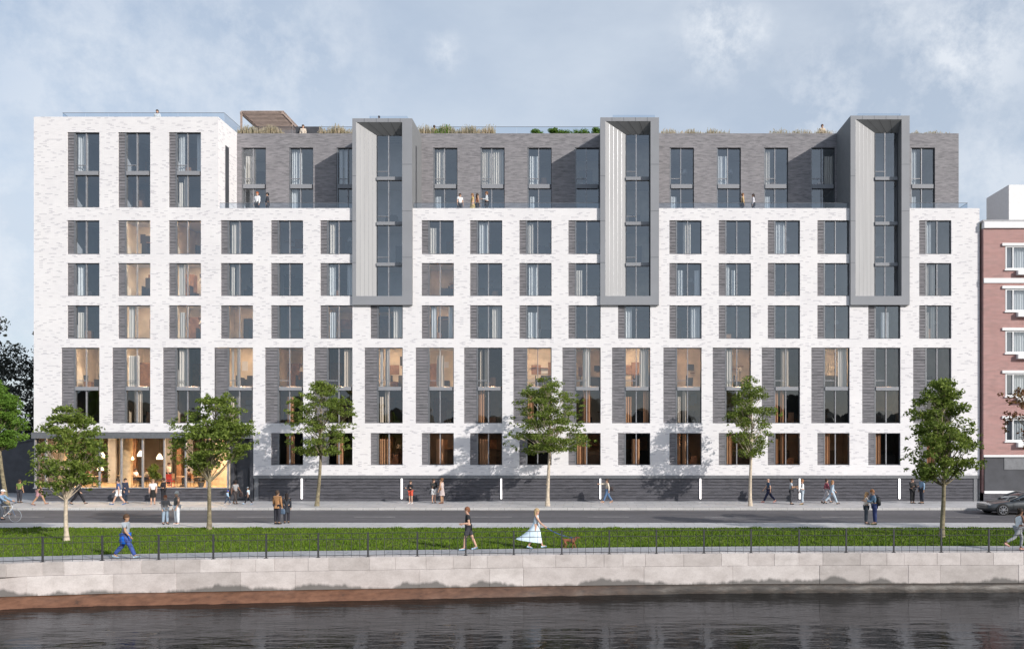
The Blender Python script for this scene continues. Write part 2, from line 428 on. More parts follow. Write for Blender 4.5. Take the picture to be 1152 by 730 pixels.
# ================================================================== PEOPLE (skin modifier)
PEND = []
def skin(name, verts, edges, mat, parent, root=0, sub=2, extra=None):
    me = bpy.data.meshes.new(name); me.from_pydata([v[:3] for v in verts], edges, [])
    o = bpy.data.objects.new(name, me); COL.objects.link(o); o.parent = parent
    o.modifiers.new('s', 'SKIN')
    for i, v in enumerate(verts):
        d = me.skin_vertices[0].data[i]; rr = v[3]; d.radius = (rr, v[4] if len(v) > 4 else rr); d.use_root = (i == root)
    m = o.modifiers.new('u', 'SUBSURF'); m.levels = sub; m.render_levels = sub
    PEND.append((o, mat, extra)); return o
def finish_skins():
    bpy.context.view_layer.update()
    dg = bpy.context.evaluated_depsgraph_get()
    out = []
    for o, mat, extra in PEND:
        me = bpy.data.meshes.new_from_object(o.evaluated_get(dg)); out.append(me)
    for (o, mat, extra), me in zip(PEND, out):
        o.modifiers.clear(); old = o.data
        mats = mat if isinstance(mat, list) else [mat]
        if extra and extra.v:
            bm = bmesh.new(); bm.from_mesh(me)
            vs = [bm.verts.new(p) for p in extra.v]
            for f, mi in zip(extra.f, extra.m):
                try:
                    ff = bm.faces.new([vs[k] for k in f]); ff.material_index = mi
                except ValueError: pass
            bm.to_mesh(me); bm.free()
        me.materials.clear()
        for m in mats: me.materials.append(m)
        for p in me.polygons: p.use_smooth = True
        me.name = old.name; o.data = me; bpy.data.meshes.remove(old)
    PEND.clear()

CM = {}
def cmat(col, rough=.8):
    k = (tuple(round(c, 3) for c in col), rough)
    if k not in CM: CM[k] = plain('cloth_or_skin', col, rough, 0, .14, 9, .25)
    return CM[k]
SK = {'light': (.55, .34, .25), 'tan': (.42, .25, .16), 'brown': (.22, .12, .08), 'dark': (.1, .055, .04)}

def person(px, py, face, H, label, top=(.1, .1, .1), sleeve=1, bottom=('trousers', (.05, .05, .06)), shoes=(.05, .05, .05),
           skn='light', hair=((.06, .04, .03), 'short'), pose=None, pos=None, hat=None, coat=0, group='people on the street', fingers=True):
    """face: degrees, 0 = +X (right), 90 = away, 180 = left, 270 = towards the river"""
    po = dict(lean=0, lt=0, lk=3, rt=0, rk=3, la=3, le=12, lb=7, ra=3, re=12, rb=7, nod=0, sit=False); po.update(pose or {})
    k = H/1.75
    loc = pos or G(px, py)
    root = empty('person', loc, R(face), label, 'person', group)
    sn, cs = math.sin, math.cos
    def leg(side, a, kn):
        a, b = R(a), R(a-kn)
        hip = Vector((0, side*.09*k, 0)); knee = hip+Vector((sn(a), side*.02, -cs(a)))*.43*k
        ank = knee+Vector((sn(b), 0, -cs(b)))*.41*k
        fb = b*.6
        toe = ank+Vector((cs(fb)*.17*k, side*.02, sn(fb)*.17*k-.055*k)); heel = ank+Vector((-.04*k, 0, -.05*k))
        return hip, knee, ank, toe, heel
    Lg = leg(1, po['lt'], po['lk']); Rg = leg(-1, po['rt'], po['rk'])
    zmin = min(Lg[3].z, Lg[4].z, Rg[3].z, Rg[4].z)-.028*k
    lift = -zmin
    ln = R(po['lean']); ax = Vector((sn(ln), 0, cs(ln))); fw = Vector((cs(ln), 0, -sn(ln)))
    hipz = Vector((0, 0, lift))
    off = lambda v: v+hipz
    Lg = [off(v) for v in Lg]; Rg = [off(v) for v in Rg]
    pel = hipz+ax*.03*k; wai = hipz+ax*.2*k; che = hipz+ax*.4*k; nek = hipz+ax*.53*k
    nd = R(po['lean']*.4+po['nod']); hax = Vector((sn(nd), 0, cs(nd))); hf = Vector((cs(nd), 0, -sn(nd)))
    jaw = nek+ax*.05*k+hf*.025*k; mid = nek+hax*.155*k+hf*.02*k; crn = nek+hax*.225*k+hf*.01*k
    def arm(side, a, e, ab):
        a, b = R(a), R(a+e); w = R(ab)
        sh = hipz+ax*.47*k+Vector((0, side*.175*k, 0))
        el = sh+Vector((sn(a)*cs(w), side*sn(w), -cs(a)*cs(w)))*.29*k
        wr = el+Vector((sn(b), side*.05, -cs(b)))*.26*k
        ha = wr+Vector((sn(b), 0, -cs(b)))*.07*k
        return sh, el, wr, ha
    La = arm(1, po['la'], po['le'], po['lb']); Ra = arm(-1, po['ra'], po['re'], po['rb'])
    V, E = [], []
    def add(p, r, par=None, r2=None):
        V.append((*p, r*k*1.12, (r2 or r)*k*1.12)); i = len(V)-1
        if par is not None: E.append((par, i))
        return i
    ip = add(pel, .12); iw = add(wai, .105, ip); ic = add(che, .12, iw); inn = add(nek, .052, ic)
    ij = add(jaw, .062, inn); im = add(mid, .088, ij); it = add(crn, .062, im)
    for A in (La, Ra):
        s_ = add(A[0], .055, ic); u_ = add(A[0].lerp(A[1], .5), .046, s_); e_ = add(A[1], .038, u_); f_ = add(A[1].lerp(A[2], .45), .036, e_); w_ = add(A[2], .024, f_); add(A[3], .03, w_)
    for Lx in (Lg, Rg):
        h_ = add(Lx[0], .08, ip); t_ = add(Lx[0].lerp(Lx[1], .45), .075, h_); k_ = add(Lx[1], .052, t_); c_ = add(Lx[1].lerp(Lx[2], .35), .052, k_); a_ = add(Lx[2], .034, c_); add(Lx[3], .03, a_)
    ex = MB()
    # fingers and thumb, nose, ears, eyes, mouth
    for side, A in ((1, La), (-1, Ra)):
        d = (A[3]-A[2]).normalized(); sd = Vector((0, 1, 0)).cross(d).normalized()
        if fingers:
            for j, ln_ in enumerate((.06, .072, .068, .052)):
                o_ = A[3]+sd*((j-1.5)*.017*k)
                q1 = o_+d*ln_*.55*k; q2 = q1+(d*.7+Vector((0, -side*.7, 0)))*ln_*.45*k
                ex.tube([o_-d*.02*k, q1, q2], [.0085*k, .0078*k, .006*k], 5)
            b_ = A[2]+d*.03*k+sd*.025*k
            ex.tube([b_, b_+(sd*.8+d*.6)*.03*k, b_+(sd*.7+d*1.5)*.035*k], [.011*k, .0095*k, .007*k], 5)
    nz = nek+hax*.135*k+hf*.125*k
    ex.loft([[tuple(nz+hax*.03*k-hf*.02*k+Vector((0, y*.006*k, 0))) for y in (-1, 0, 1)], [tuple(nz-hf*(.02 if y else -.004)*k+Vector((0, y*.015*k, 0))) for y in (-1, 0, 1)]], 0)
    for sd in (1, -1):
        ex.ell(tuple(nek+hax*.14*k+Vector((0, sd*.088*k, 0))), (.018*k, .01*k, .028*k), 6, 4)
        ex.ell(tuple(nek+hax*.165*k+hf*.102*k+Vector((0, sd*.033*k, 0))), (.008*k, .013*k, .008*k), 6, 4, 1)
    ex.ell(tuple(nek+hax*.095*k+hf*.1*k), (.008*k, .024*k, .006*k), 6, 4, 2)
    skc = SK[skn]
    skin('body', V, E, [cmat(skc, .6), cmat((.03, .02, .02), .3), cmat((skc[0]*.8, skc[1]*.5, skc[2]*.5), .5)], root, 0, 2, ex)
    # top garment
    V, E = [], []
    ip = add(hipz-ax*.03*k, .132); iw = add(wai, .118, ip); ic = add(che, .134, iw); add(nek-ax*.03*k, .07, ic)
    for A in (La, Ra):
        s_ = add(A[0], .066, ic)
        if sleeve > 0:
            u_ = add(A[0].lerp(A[1], .6), .06, s_)
            if sleeve >= .8:
                e_ = add(A[1], .052, u_); add(A[1].lerp(A[2], .92), .04, e_)
    skin('jacket' if coat else ('shirt' if sleeve else 'vest'), V, E, cmat(top), root)
    def skirt(z0, z1, r0, r1, col, name, back=0, m=14, sway=0):
        g = MB(); rings = []
        for j in range(7):
            t = j/6; z = z0+(z1-z0)*t; rr = r0+(r1-r0)*t**.8; ring = []
            for q in range(m*2):
                an = math.pi*q/m; w = 1+.07*t*math.sin(an*5)
                bx = -back*t**1.6*(.5-.5*math.cos(an)) if back else 0
                ring.append((rr*w*math.cos(an)*1.0+bx+sn(ln)*.0+sway*t, rr*w*math.sin(an)*.95, z+(.16*t**2*(.5-.5*math.cos(an)) if back else 0)))
            rings.append(ring)
        g.loft(rings, 0, False)
        o = g.build(name, cmat(col), root, True); return o
    hz = lift
    kind, bc = bottom
    if kind in ('trousers', 'shorts', 'leggings'):
        f = .0 if kind == 'leggings' else .016
        V, E = [], []
        ip = add(hipz+ax*.05*k, .128)
        for Lx in (Lg, Rg):
            h_ = add(Lx[0], .09, ip); t_ = add(Lx[0].lerp(Lx[1], .5), .082+f*.6, h_)
            if kind == 'shorts': add(Lx[0].lerp(Lx[1], .85), .082+f, t_)
            else:
                k_ = add(Lx[1], .06+f, t_); c_ = add(Lx[1].lerp(Lx[2], .5), .055+f, k_); add(Lx[1].lerp(Lx[2], .93), .04+f*1.2, c_)
        skin(kind, V, E, cmat(bc), root)
    elif kind == 'skirt': skirt(hz+.1*k, hz-.42*k, .14*k, .2*k, bc, 'skirt')
    elif kind == 'dress': skirt(hz+.16*k, hz-.38*k, .125*k, .22*k, bc, 'dress')
    elif kind == 'longdress': skirt(hz+.2*k, hz-.66*k, .125*k, .25*k, bc, 'dress', .62*k, 14)
    if coat: skirt(hz+.06*k, hz-coat*k, .145*k, .19*k, top, 'coat_skirt')
    g = MB()
    for Lx in (Lg, Rg):
        d = (Lx[3]-Lx[4]); hl = Lx[4]
        g.tube([hl+Vector((-.01, 0, .012)), hl+d*.5+Vector((0, 0, .014)), Lx[3]+Vector((.02, 0, -.002))], [.042*k, .044*k, .032*k], 7)
    g.build('shoes', cmat(shoes, .5), root, True)
    hc, hs = hair
    if hs != 'none':
        g = MB(); c = mid+hax*.025*k-hf*.018*k
        g.ell(tuple(c), (.112*k, .1*k, .118*k), 12, 6, 0, -.25, 1.0)
        g.ell(tuple(c-hf*.02*k-hax*.03*k), (.092*k, .094*k, .1*k), 10, 6, 0, -.95, .7)
        if hs == 'long':
            g.loft([[tuple(c-hf*(.03+a_)*k-hax*z*k+Vector((0, b_*w*k, 0))) for a_, b_ in ((0, -1), (.06, -.8), (.085, 0), (.06, .8), (0, 1), (-.02, 0))] for z, w in ((0, .095), (.12, .1), (.24, .095), (.36, .06))], 0)
        if hs == 'bun': g.ell(tuple(c-hf*.1*k+hax*.05*k), (.05*k, .05*k, .05*k), 8, 5)
        if hs == 'afro': g.ell(tuple(c), (.15*k, .15*k, .15*k), 10, 8)
        g.build('hair', cmat(hc, .7), root, True)
    if hat:
        g = MB(); c = mid+hax*.04*k
        g.ell(tuple(c), (.118*k, .108*k, .11*k), 12, 5, 0, 0, 1)
        g.box(.02*k, .19*k, -.07*k, .07*k, 0, .012*k, 0, Matrix.Translation(c))
        g.build('cap', cmat(hat, .6), root, True)
    root['_j'] = 0
    del root['_j']
    def W(v): return Vector(loc)+Matrix.Rotation(R(face), 3, 'Z') @ v
    return root, dict(lh=W(La[3]), rh=W(Ra[3]), chest=W(che), head=W(mid), pel=W(pel))
WALK = dict(lt=24, lk=4, rt=-14, rk=22, la=-16, le=18, ra=20, re=25, lean=3)
WALK2 = dict(lt=-14, lk=20, rt=25, rk=6, la=20, le=25, ra=-18, re=15, lean=3)
RUN = dict(lt=28, lk=35, rt=-16, rk=14, la=-12, le=85, ra=10, re=85, lean=7)
TALK = dict(lt=3, rt=-3, la=15, le=80, ra=5, re=20)
CROSS = dict(la=12, le=95, lb=4, ra=12, re=95, rb=4)
def bag(c, w, h, d, col, name, label, strap=True, rz=0, group=None):
    e = empty(name, (c.x, c.y, c.z-h), rz, label, 'bag', group)
    g = MB(); rings = []
    for t, s in ((0, .8), (.12, 1), (.6, 1), (.9, .85), (1, .6)):
        rings.append([(math.copysign(abs(math.cos(a))**.6, math.cos(a))*w/2*s, math.copysign(abs(math.sin(a))**.6, math.sin(a))*d/2*s, t*h) for a in [2*math.pi*j/12 for j in range(12)]])
    g.loft(rings); g.build('bag_body', cmat(col, .5), e, True)
    if strap:
        g = MB(); g.tube([(-w*.3, 0, h*.9), (-w*.2, 0, h*1.25), (w*.2, 0, h*1.25), (w*.3, 0, h*.9)], .012, 5); g.build('handle', cmat((.03, .03, .03), .5), e)
    return e

# pavement by the building
person(22, 565.5, 90, 1.62, 'person from behind in a green top and dark trousers at the dark left wall', (.16, .22, .05), .5, ('trousers', (.04, .04, .05)), skn='tan')
person(44, 568, 20, 1.78, 'woman in a black strappy top and patterned pink shorts at the left shop corner', (.02, .02, .02), 0, ('shorts', (.4, .22, .24)), (.3, .18, .14), 'tan', ((.04, .025, .02), 'bun'), dict(WALK, ra=30, re=110))
person(88, 567.2, 0, 1.7, 'person in black striding right behind the pale-trunked tree', (.03, .03, .035), 1, ('trousers', (.02, .02, .025)), pose=dict(WALK, lt=30, rt=-24))
person(133.5, 567.8, 200, 1.78, 'man in a blue patterned shirt and white shorts walking left', (.06, .11, .27), .5, ('shorts', (.75, .75, .76)), (.1, .2, .4), 'light', pose=WALK)
person(141, 566, 350, 1.72, 'person in a dark navy coat just behind the man in white shorts', (.03, .04, .07), 1, ('trousers', (.03, .04, .06)), coat=.35)
person(172, 567.5, 300, 1.72, 'woman in a white blouse and black skirt facing the man in a black suit', (.72, .7, .68), .5, ('skirt', (.02, .02, .02)), (.5, .35, .28), 'light', ((.35, .22, .12), 'long'))
person(184, 566, 180, 1.75, 'man in a black suit outside the cafe window', (.02, .02, .025), 1, ('trousers', (.02, .02, .025)), skn='tan', pose=TALK)
person(256, 567.5, 0, .98, 'small child in a bright blue cap and pale jacket', (.35, .5, .65), 1, ('trousers', (.06, .08, .12)), (.7, .7, .7), pose=WALK, hat=(.02, .1, .6))
_, j = person(264.5, 567.3, 330, 1.66, 'woman with big dark hair and a grey top walking between two children', (.3, .3, .31), .5, ('leggings', (.06, .05, .05)), skn='brown', hair=((.02, .015, .015), 'afro'), pose=WALK2)
bag(j['lh'], .28, .3, .14, (.04, .03, .03), 'handbag', 'dark tote held by the woman between two children')
person(279.5, 567.3, 180, 1.2, 'child in a pale blue shirt, black trousers and grey cap at the entrance', (.5, .62, .7), .5, ('trousers', (.025, .025, .03)), (.3, .5, .7), 'light', hat=(.3, .34, .38), pose=WALK)
person(462, 566.3, 250, 1.58, 'person in black jacket, red shorts and white socks by a light strip', (.03, .03, .035), 1, ('shorts', (.6, .1, .06)), (.75, .75, .75), 'light', pose=CROSS)
person(488, 565.7, 300, 1.68, 'woman in a black jacket and white shorts facing the woman in a pinkish dress', (.03, .03, .03), 1, ('shorts', (.75, .74, .74)), (.05, .05, .05), 'light', ((.05, .03, .02), 'long'), pose=CROSS)
person(497, 566.2, 160, 1.74, 'woman in a sleeveless pinkish grey dress holding her hand to her face', (.5, .42, .4), 0, ('dress', (.48, .4, .39)), (.3, .15, .1), 'tan', ((.2, .1, .05), 'bun'), dict(ra=60, re=120, la=5, le=20))
_, j = person(683.5, 565.6, 190, 1.72, 'woman in a cream blouse and blue jeans reaching out beside a light strip', (.68, .6, .5), 1, ('trousers', (.1, .17, .3)), (.5, .3, .2), 'light', ((.06, .04, .03), 'long'), dict(WALK, ra=80, re=12))
bag(j['pel']+Vector((.25, 0, .2)), .3, .28, .14, (.04, .03, .03), 'handbag', 'dark shoulder bag on the woman in a cream blouse')
person(865, 565.3, 180, 1.8, 'man in a navy shirt and black trousers striding left past the slim tree', (.05, .08, .13), .5, ('trousers', (.02, .025, .06)), (.6, .3, .28), 'light', ((.3, .2, .15), 'none'), dict(WALK, lt=28, rt=-24))
person(890, 567.2, 350, 1.75, 'man in a grey shirt with folded arms facing the man in white', (.36, .4, .45), .5, ('trousers', (.07, .07, .08)), skn='tan', pose=CROSS)
person(902.5, 567.4, 180, 1.7, 'man in a white shirt and pale jeans at the light strip', (.74, .74, .75), 1, ('trousers', (.4, .46, .52)), (.25, .2, .1), 'light', ((.35, .17, .08), 'short'), TALK)
person(929.5, 566, 0, 1.72, 'person in a maroon jumper and pale grey trousers walking right', (.28, .08, .11), 1, ('trousers', (.42, .4, .42)), pose=WALK)
person(936, 566.8, 0, 1.68, 'person in a light blue top and light jeans beside the maroon jumper', (.42, .52, .62), 1, ('trousers', (.42, .5, .58)), hair=((.3, .16, .08), 'long'), pose=dict(WALK2, rt=26, lt=-26))
person(1026.5, 566, 290, 1.72, 'person in black with folded hands near the last light strip', (.025, .025, .025), 1, ('trousers', (.02, .02, .022)), pose=CROSS, skn='light')
person(1037, 566.3, 190, 1.85, 'man in a light blue shirt and dark trousers left of the big right tree', (.2, .3, .42), 1, ('trousers', (.04, .045, .06)), pose=dict(la=-5), skn='tan', hair=((.02, .02, .02), 'short'))
# near pavement
person(186, 589.6, 320, 1.52, 'woman with auburn hair in a grey coat and pale blue jeans at the road edge', (.2, .2, .21), 1, ('trousers', (.28, .36, .45)), (.02, .02, .02), 'light', ((.3, .1, .05), 'bun'), TALK, coat=.12)
person(199, 590.3, 235, 1.75, 'grey haired man in a dark gilet and pale jeans at the road edge', (.12, .12, .12), 0, ('trousers', (.62, .66, .7)), (.4, .4, .4), 'light', ((.6, .6, .6), 'short'), dict(la=6, le=20))
_, j = person(312, 589.5, 75, 1.78, 'man in a tan brown coat seen from behind at the road edge', (.36, .19, .09), 1, ('trousers', (.03, .03, .04)), (.02, .02, .02), 'tan', pose=dict(la=-3, le=25), coat=.1)
bag(j['rh'], .3, .28, .12, (.08, .12, .18), 'shoulder_bag', 'blue grey bag carried between the tan coat and the black coat')
person(322.5, 588.5, 110, 1.6, 'woman in a long black coat beside the man in a tan coat', (.03, .035, .045), 1, ('trousers', (.03, .03, .04)), (.02, .02, .02), 'tan', ((.02, .015, .015), 'long'), coat=.3)
person(974.5, 589.3, 350, 1.68, 'blonde woman in a cream jacket and dark jeans hugging the man with a backpack', (.68, .62, .56), 1, ('trousers', (.045, .055, .07)), (.04, .03, .03), 'light', ((.5, .3, .15), 'long'), dict(la=38, le=60, ra=38, re=60, nod=8))
_, j = person(984, 589.8, 172, 1.85, 'man in a denim jacket and navy trousers leaning down to a blonde woman', (.11, .19, .29), 1, ('trousers', (.035, .05, .14)), (.1, .1, .03), 'light', ((.28, .13, .06), 'short'), dict(la=30, le=65, ra=28, re=65, lean=6, nod=18))
bp = empty('backpack', (j['chest'].x+.2, j['chest'].y-.06, j['chest'].z-.42), 0, 'black backpack on the man in a denim jacket', 'bag')
g = MB(); g.loft([[(math.cos(a)*.13*s, math.sin(a)*.17*s, z) for a in [2*math.pi*q/12 for q in range(12)]] for z, s in ((0, .75), (.06, 1.05), (.3, 1), (.42, .8), (.48, .3))]); g.build('pack_body', cmat((.025, .027, .03), .6), bp, True)
g = MB()
for s in (-.09, .09): g.tube([(-.1, s, .44), (-.26, s, .46), (-.33, s, .25), (-.1, s, .06)], .018, 5)
g.build('strap', cmat((.03, .03, .035), .6), bp)
# quay walkway
person(141, 628.5, 8, 1.76, 'man in a grey t-shirt with a bright blue jacket tied round blue trousers', (.33, .37, .41), .5, ('trousers', (.05, .09, .3)), (.3, .4, .5), 'tan', ((.09, .05, .03), 'short'), dict(WALK2, rt=30, lt=-22, ra=12, re=30, la=-12, le=15))
root = [o for o in COL.objects if o.get('label', '').startswith('man in a grey t-shirt')][0]
g = MB(); g.loft([[((.165+.02*math.sin(q*2.1))*s*math.cos(a), (.17+.015*math.sin(q*1.3))*s*math.sin(a), z) for q, a in enumerate([2*math.pi*i/16 for i in range(16)])] for z, s in ((.98, .8), (.94, 1), (.78, 1.12), (.62, 1.1), (.56, .75))]); g.build('tied_jacket', cmat((.01, .13, .62)), root, True)
person(527, 618.6, 190, 1.78, 'red haired man running left in a black t-shirt and dark shorts', (.025, .027, .03), .5, ('shorts', (.05, .05, .06)), (.35, .5, .65), 'light', ((.2, .085, .045), 'short'), dict(lt=18, lk=12, rt=-20, rk=4, la=-10, le=95, ra=-14, re=90, lean=4))
_, jw = person(603, 616.8, 0, 1.68, 'blonde woman in a long pale blue dress blowing in the wind', (.62, .72, .8), 0, ('longdress', (.62, .74, .84)), (.35, .5, .65), 'light', ((.42, .3, .17), 'long'), dict(WALK, lt=20, rt=-12, ra=32, re=20, la=-14, le=10))
person(1146, 619, 5, 1.76, 'woman in a white vest and grey leggings running at the right edge', (.75, .78, .8), 0, ('leggings', (.3, .31, .33)), (.6, .35, .3), 'brown', ((.03, .02, .015), 'bun'), dict(RUN, rt=-34, rk=30))
# terrace people (deck level)
DECK = 20.15
def T(px, y=.55, z=DECK): return ((px-VX)*(y-CAMY)/F, y, z)
grp = 'people on the roof terraces'
person(0, 0, 250, 1.75, 'person with red hair in a white shirt on the left roof terrace', (.78, .78, .8), 1, skn='light', hair=((.35, .1, .04), 'short'), pos=T(289.5), group=grp)
person(0, 0, 200, 1.7, 'person with dark hair and dark jacket on the left roof terrace', (.04, .045, .06), 1, hair=((.02, .02, .02), 'short'), pos=T(301), group=grp)
person(0, 0, 300, 1.65, 'person in a white top standing alone left of the terrace group', (.7, .72, .74), .5, pos=T(517.5), group=grp)
person(0, 0, 200, 1.65, 'person in a yellow dress in the middle terrace group', (.6, .42, .16), .5, ('dress', (.6, .42, .16)), pos=T(531.5), group=grp, hair=((.25, .13, .06), 'long'))
person(0, 0, 30, 1.72, 'person with long dark hair in the middle terrace group', (.45, .22, .18), 0, pos=T(537, .8), group=grp, hair=((.05, .03, .02), 'long'), skn='tan')
person(0, 0, 190, 1.78, 'person in a pale grey shirt right of the middle terrace group', (.5, .53, .56), 1, pos=T(547.5), group=grp, hair=((.2, .1, .05), 'short'), pose=TALK)
person(0, 0, 0, 1.66, 'person in a tan yellow top on the right terrace', (.55, .38, .2), 1, pos=T(835.5), group=grp, hair=((.2, .1, .05), 'short'))
person(0, 0, 170, 1.62, 'person in white with long dark hair on the right terrace', (.6, .6, .66), 1, pos=T(847.5), group=grp, hair=((.04, .03, .03), 'long'))
RZ = 26.4
person(0, 0, 270, 1.75, 'person in a white top behind the left rooftop balustrade', (.7, .7, .7), 1, pos=T(177, 1.9, 26.55), group=grp)
person(0, 0, 270, 1.72, 'person in cream beside the timber pergola', (.6, .52, .44), 1, pos=T(341, 4.2, RZ), group=grp)
person(0, 0, 90, 1.68, 'person in an orange dress among the roof grasses', (.5, .2, .1), .5, ('dress', (.5, .2, .1)), pos=T(488.5, 4.2, RZ), group=grp)
person(0, 0, 270, 1.75, 'person in a beige coat on the roof left of the right bay', (.55, .45, .35), 1, pos=T(925, 4.2, RZ), group=grp, hair=((.1, .05, .03), 'short'))
person(0, 0, 180, 1.3, 'person leaning on the rail above the left metal bay', (.25, .25, .28), 1, pos=T(426.5, 1.4, 26.35), group=grp, skn='brown', hair=((.02, .015, .015), 'short'))
# cafe people
grp = 'customers in the cafe'
SIT = dict(lt=88, lk=88, rt=84, rk=84, la=25, le=60, ra=25, re=60, lean=4)
def C(px, y): return ((px-VX)*(y-CAMY)/F, y, .92)
person(0, 0, 0, 1.7, 'customer in white seated at a cafe table under the pendant lamps', (.75, .72, .7), .5, pose=SIT, pos=C(152, 2.2), group=grp)
person(0, 0, 180, 1.7, 'customer in cream seated facing the customer in white', (.7, .6, .5), 1, pose=SIT, pos=C(166, 2.2), group=grp, hair=((.15, .07, .03), 'bun'))
person(0, 0, 0, 1.72, 'waiter in cream standing by the red chair in the cafe', (.7, .6, .45), .5, pos=C(190, 2.6), group=grp, hair=((.08, .04, .03), 'short'))
person(0, 0, 180, 1.65, 'customer in brown seated left of the dark cafe plant', (.2, .1, .06), 1, pose=SIT, pos=C(213, 2.0), group=grp)
person(0, 0, 180, 1.65, 'customer seated left inside the cafe behind the pale-trunked tree', (.5, .15, .1), 1, pose=SIT, pos=C(99, 2.4), group=grp, hair=((.1, .05, .02), 'long'))

# cyclist
cb = G(17, 587, -.12)
bx, by = cb[0], cb[1]
_, jc = person(0, 0, 0, 1.75, 'cyclist in a white helmet and blue jacket riding in from the left edge', (.2, .3, .42), 1, ('trousers', (.07, .08, .1)), (.03, .03, .04), 'light', ((.1, .05, .03), 'none'),
   dict(lt=72, lk=70, rt=35, rk=40, la=48, le=22, ra=48, re=22, lean=18, lb=3, rb=3), pos=(bx-.88, by, .02), hat=(.75, .75, .75))
bk = empty('bicycle', (bx-.5, by, -.12), 0, 'slim grey bicycle with its front wheel on the road at the left edge', 'bicycle')
def wheel(x, parent):
    g = MB(); n = 28; ring = [(x+.34*math.cos(2*math.pi*i/n), 0, .35+.34*math.sin(2*math.pi*i/n)) for i in range(n+1)]
    g.tube(ring, .014, 5, 0, False); w = g.build('wheel', cmat((.3, .33, .36), .4), parent)
    s = MB()
    for i in range(0, 20): a = 2*math.pi*i/20; s.tube([(x, 0, .35), (x+.33*math.cos(a), 0, .35+.33*math.sin(a))], .0022, 3, 0, False)
    s.tube([(x, -.05, .35), (x, .05, .35)], .02, 6); s.build('spokes', 'mull', w)
wheel(.5, bk); wheel(-.55, bk)
g = MB()
for a, b_, r_ in (((-.12, 0, .3), (.33, 0, .72), .018), ((-.28, 0, .85), (.36, 0, .86), .014), ((-.12, 0, .3), (-.28, 0, .85), .016), ((-.55, 0, .35), (-.12, 0, .3), .01), ((-.55, 0, .35), (-.27, 0, .8), .01), ((.32, 0, .68), (.37, 0, .9), .018)): g.tube([a, b_], r_, 6)
g.build('frame', cmat((.7, .72, .74), .35), bk)
g = MB(); g.tube([(.33, 0, .72), (.4, 0, .55), (.5, 0, .35)], .013, 6); g.build('fork', cmat((.08, .14, .25), .4), bk)
g = MB(); g.tube([(.37, 0, .9), (.35, 0, 1.0), (.35, -.28, 1.02), (.28, -.3, 1.02)], .013, 6); g.tube([(.35, 0, 1.0), (.35, .28, 1.02), (.28, .3, 1.02)], .013, 6); g.build('handlebar', 'black', bk)
g = MB(); g.ell((-.3, 0, .9), (.14, .07, .03), 10, 5); g.build('saddle', 'black', bk, True)
g = MB(); g.tube([(-.12, -.12, .3), (-.12, .12, .3)], .015, 6); g.box(-.02, .06, -.16, -.08, .18, .2); g.box(-.26, -.18, .08, .16, .4, .42); g.build('pedals', 'black', bk)

# dog + lead
dp = G(641, 616.6)
dg = empty('dog', dp, 0, 'brown dog with a dark harness walking right on a blue lead', 'dog')
V = []; E = []
def da(x, y, z, r_, par=None):
    V.append((x, y, z, r_)); i = len(V)-1
    if par is not None: E.append((par, i))
    return i
c0 = da(.14, 0, .33, .085); c1 = da(-.02, 0, .33, .075, c0); c2 = da(-.2, 0, .34, .065, c1)
n0 = da(.22, 0, .4, .055, c0); hd = da(.29, 0, .46, .055, n0); mz = da(.36, 0, .44, .032, hd); da(.4, 0, .43, .024, mz)
t0 = da(-.28, 0, .38, .02, c2); da(-.35, 0, .44, .012, t0)
for s, dx in ((1, .05), (-1, -.04)):
    a = da(.15, s*.05, .24, .035, c0); b = da(.16+dx, s*.055, .13, .022, a); c = da(.16+dx*1.6, s*.055, .03, .018, b); da(.2+dx*1.6, s*.055, .018, .016, c)
    a = da(-.2, s*.05, .24, .045, c2); b = da(-.15-dx, s*.055, .17, .028, a); c = da(-.23-dx, s*.055, .1, .018, b); d = da(-.22-dx*1.5, s*.055, .03, .016, c); da(-.18-dx*1.5, s*.055, .018, .016, d)
ex = MB()
for s in (1, -1): ex.loft([[(.27, s*.03, .5), (.3, s*.05, .5), (.28, s*.06, .49)], [(.27, s*.07, .43), (.29, s*.075, .43), (.28, s*.08, .43)]])
ex.ell((.422, 0, .435), (.012, .012, .01), 6, 4, 1)
skin('body', V, E, [cmat((.22, .085, .045), .7), cmat((.01, .01, .01), .3)], dg, 0, 2, ex)
g = MB(); g.tube([(.06, 0, .43), (.12, 0, .44)], .012, 5)
for xx, rr in ((.09, .097), (.2, .072)): g.tube([(xx, rr*math.cos(a), .335+(xx > .15)*.04+rr*math.sin(a)) for a in [2*math.pi*i/12 for i in range(13)]], .013, 5, 0, False)
g.build('harness', cmat((.05, .09, .11)), dg)
a = jw['rh']; b = Vector(dp)+Vector((.1, 0, .44)); m_ = a.lerp(b, .5)+Vector((0, 0, -.07))
g = MB(); g.tube([a, a.lerp(m_, .5)+Vector((0, 0, -.015)), m_, m_.lerp(b, .5)+Vector((0, 0, -.015)), b], .014, 5)
tag(g.build('dog_lead', cmat((.04, .08, .3))), 'blue lead running from the woman in the long dress to the dog', 'lead')
finish_skins()

# ================================================================== BUILDING
bld = empty('apartment_building', (0, 0, 0), 0, 'long white brick apartment block with three grey metal bays and a set back top', 'building')
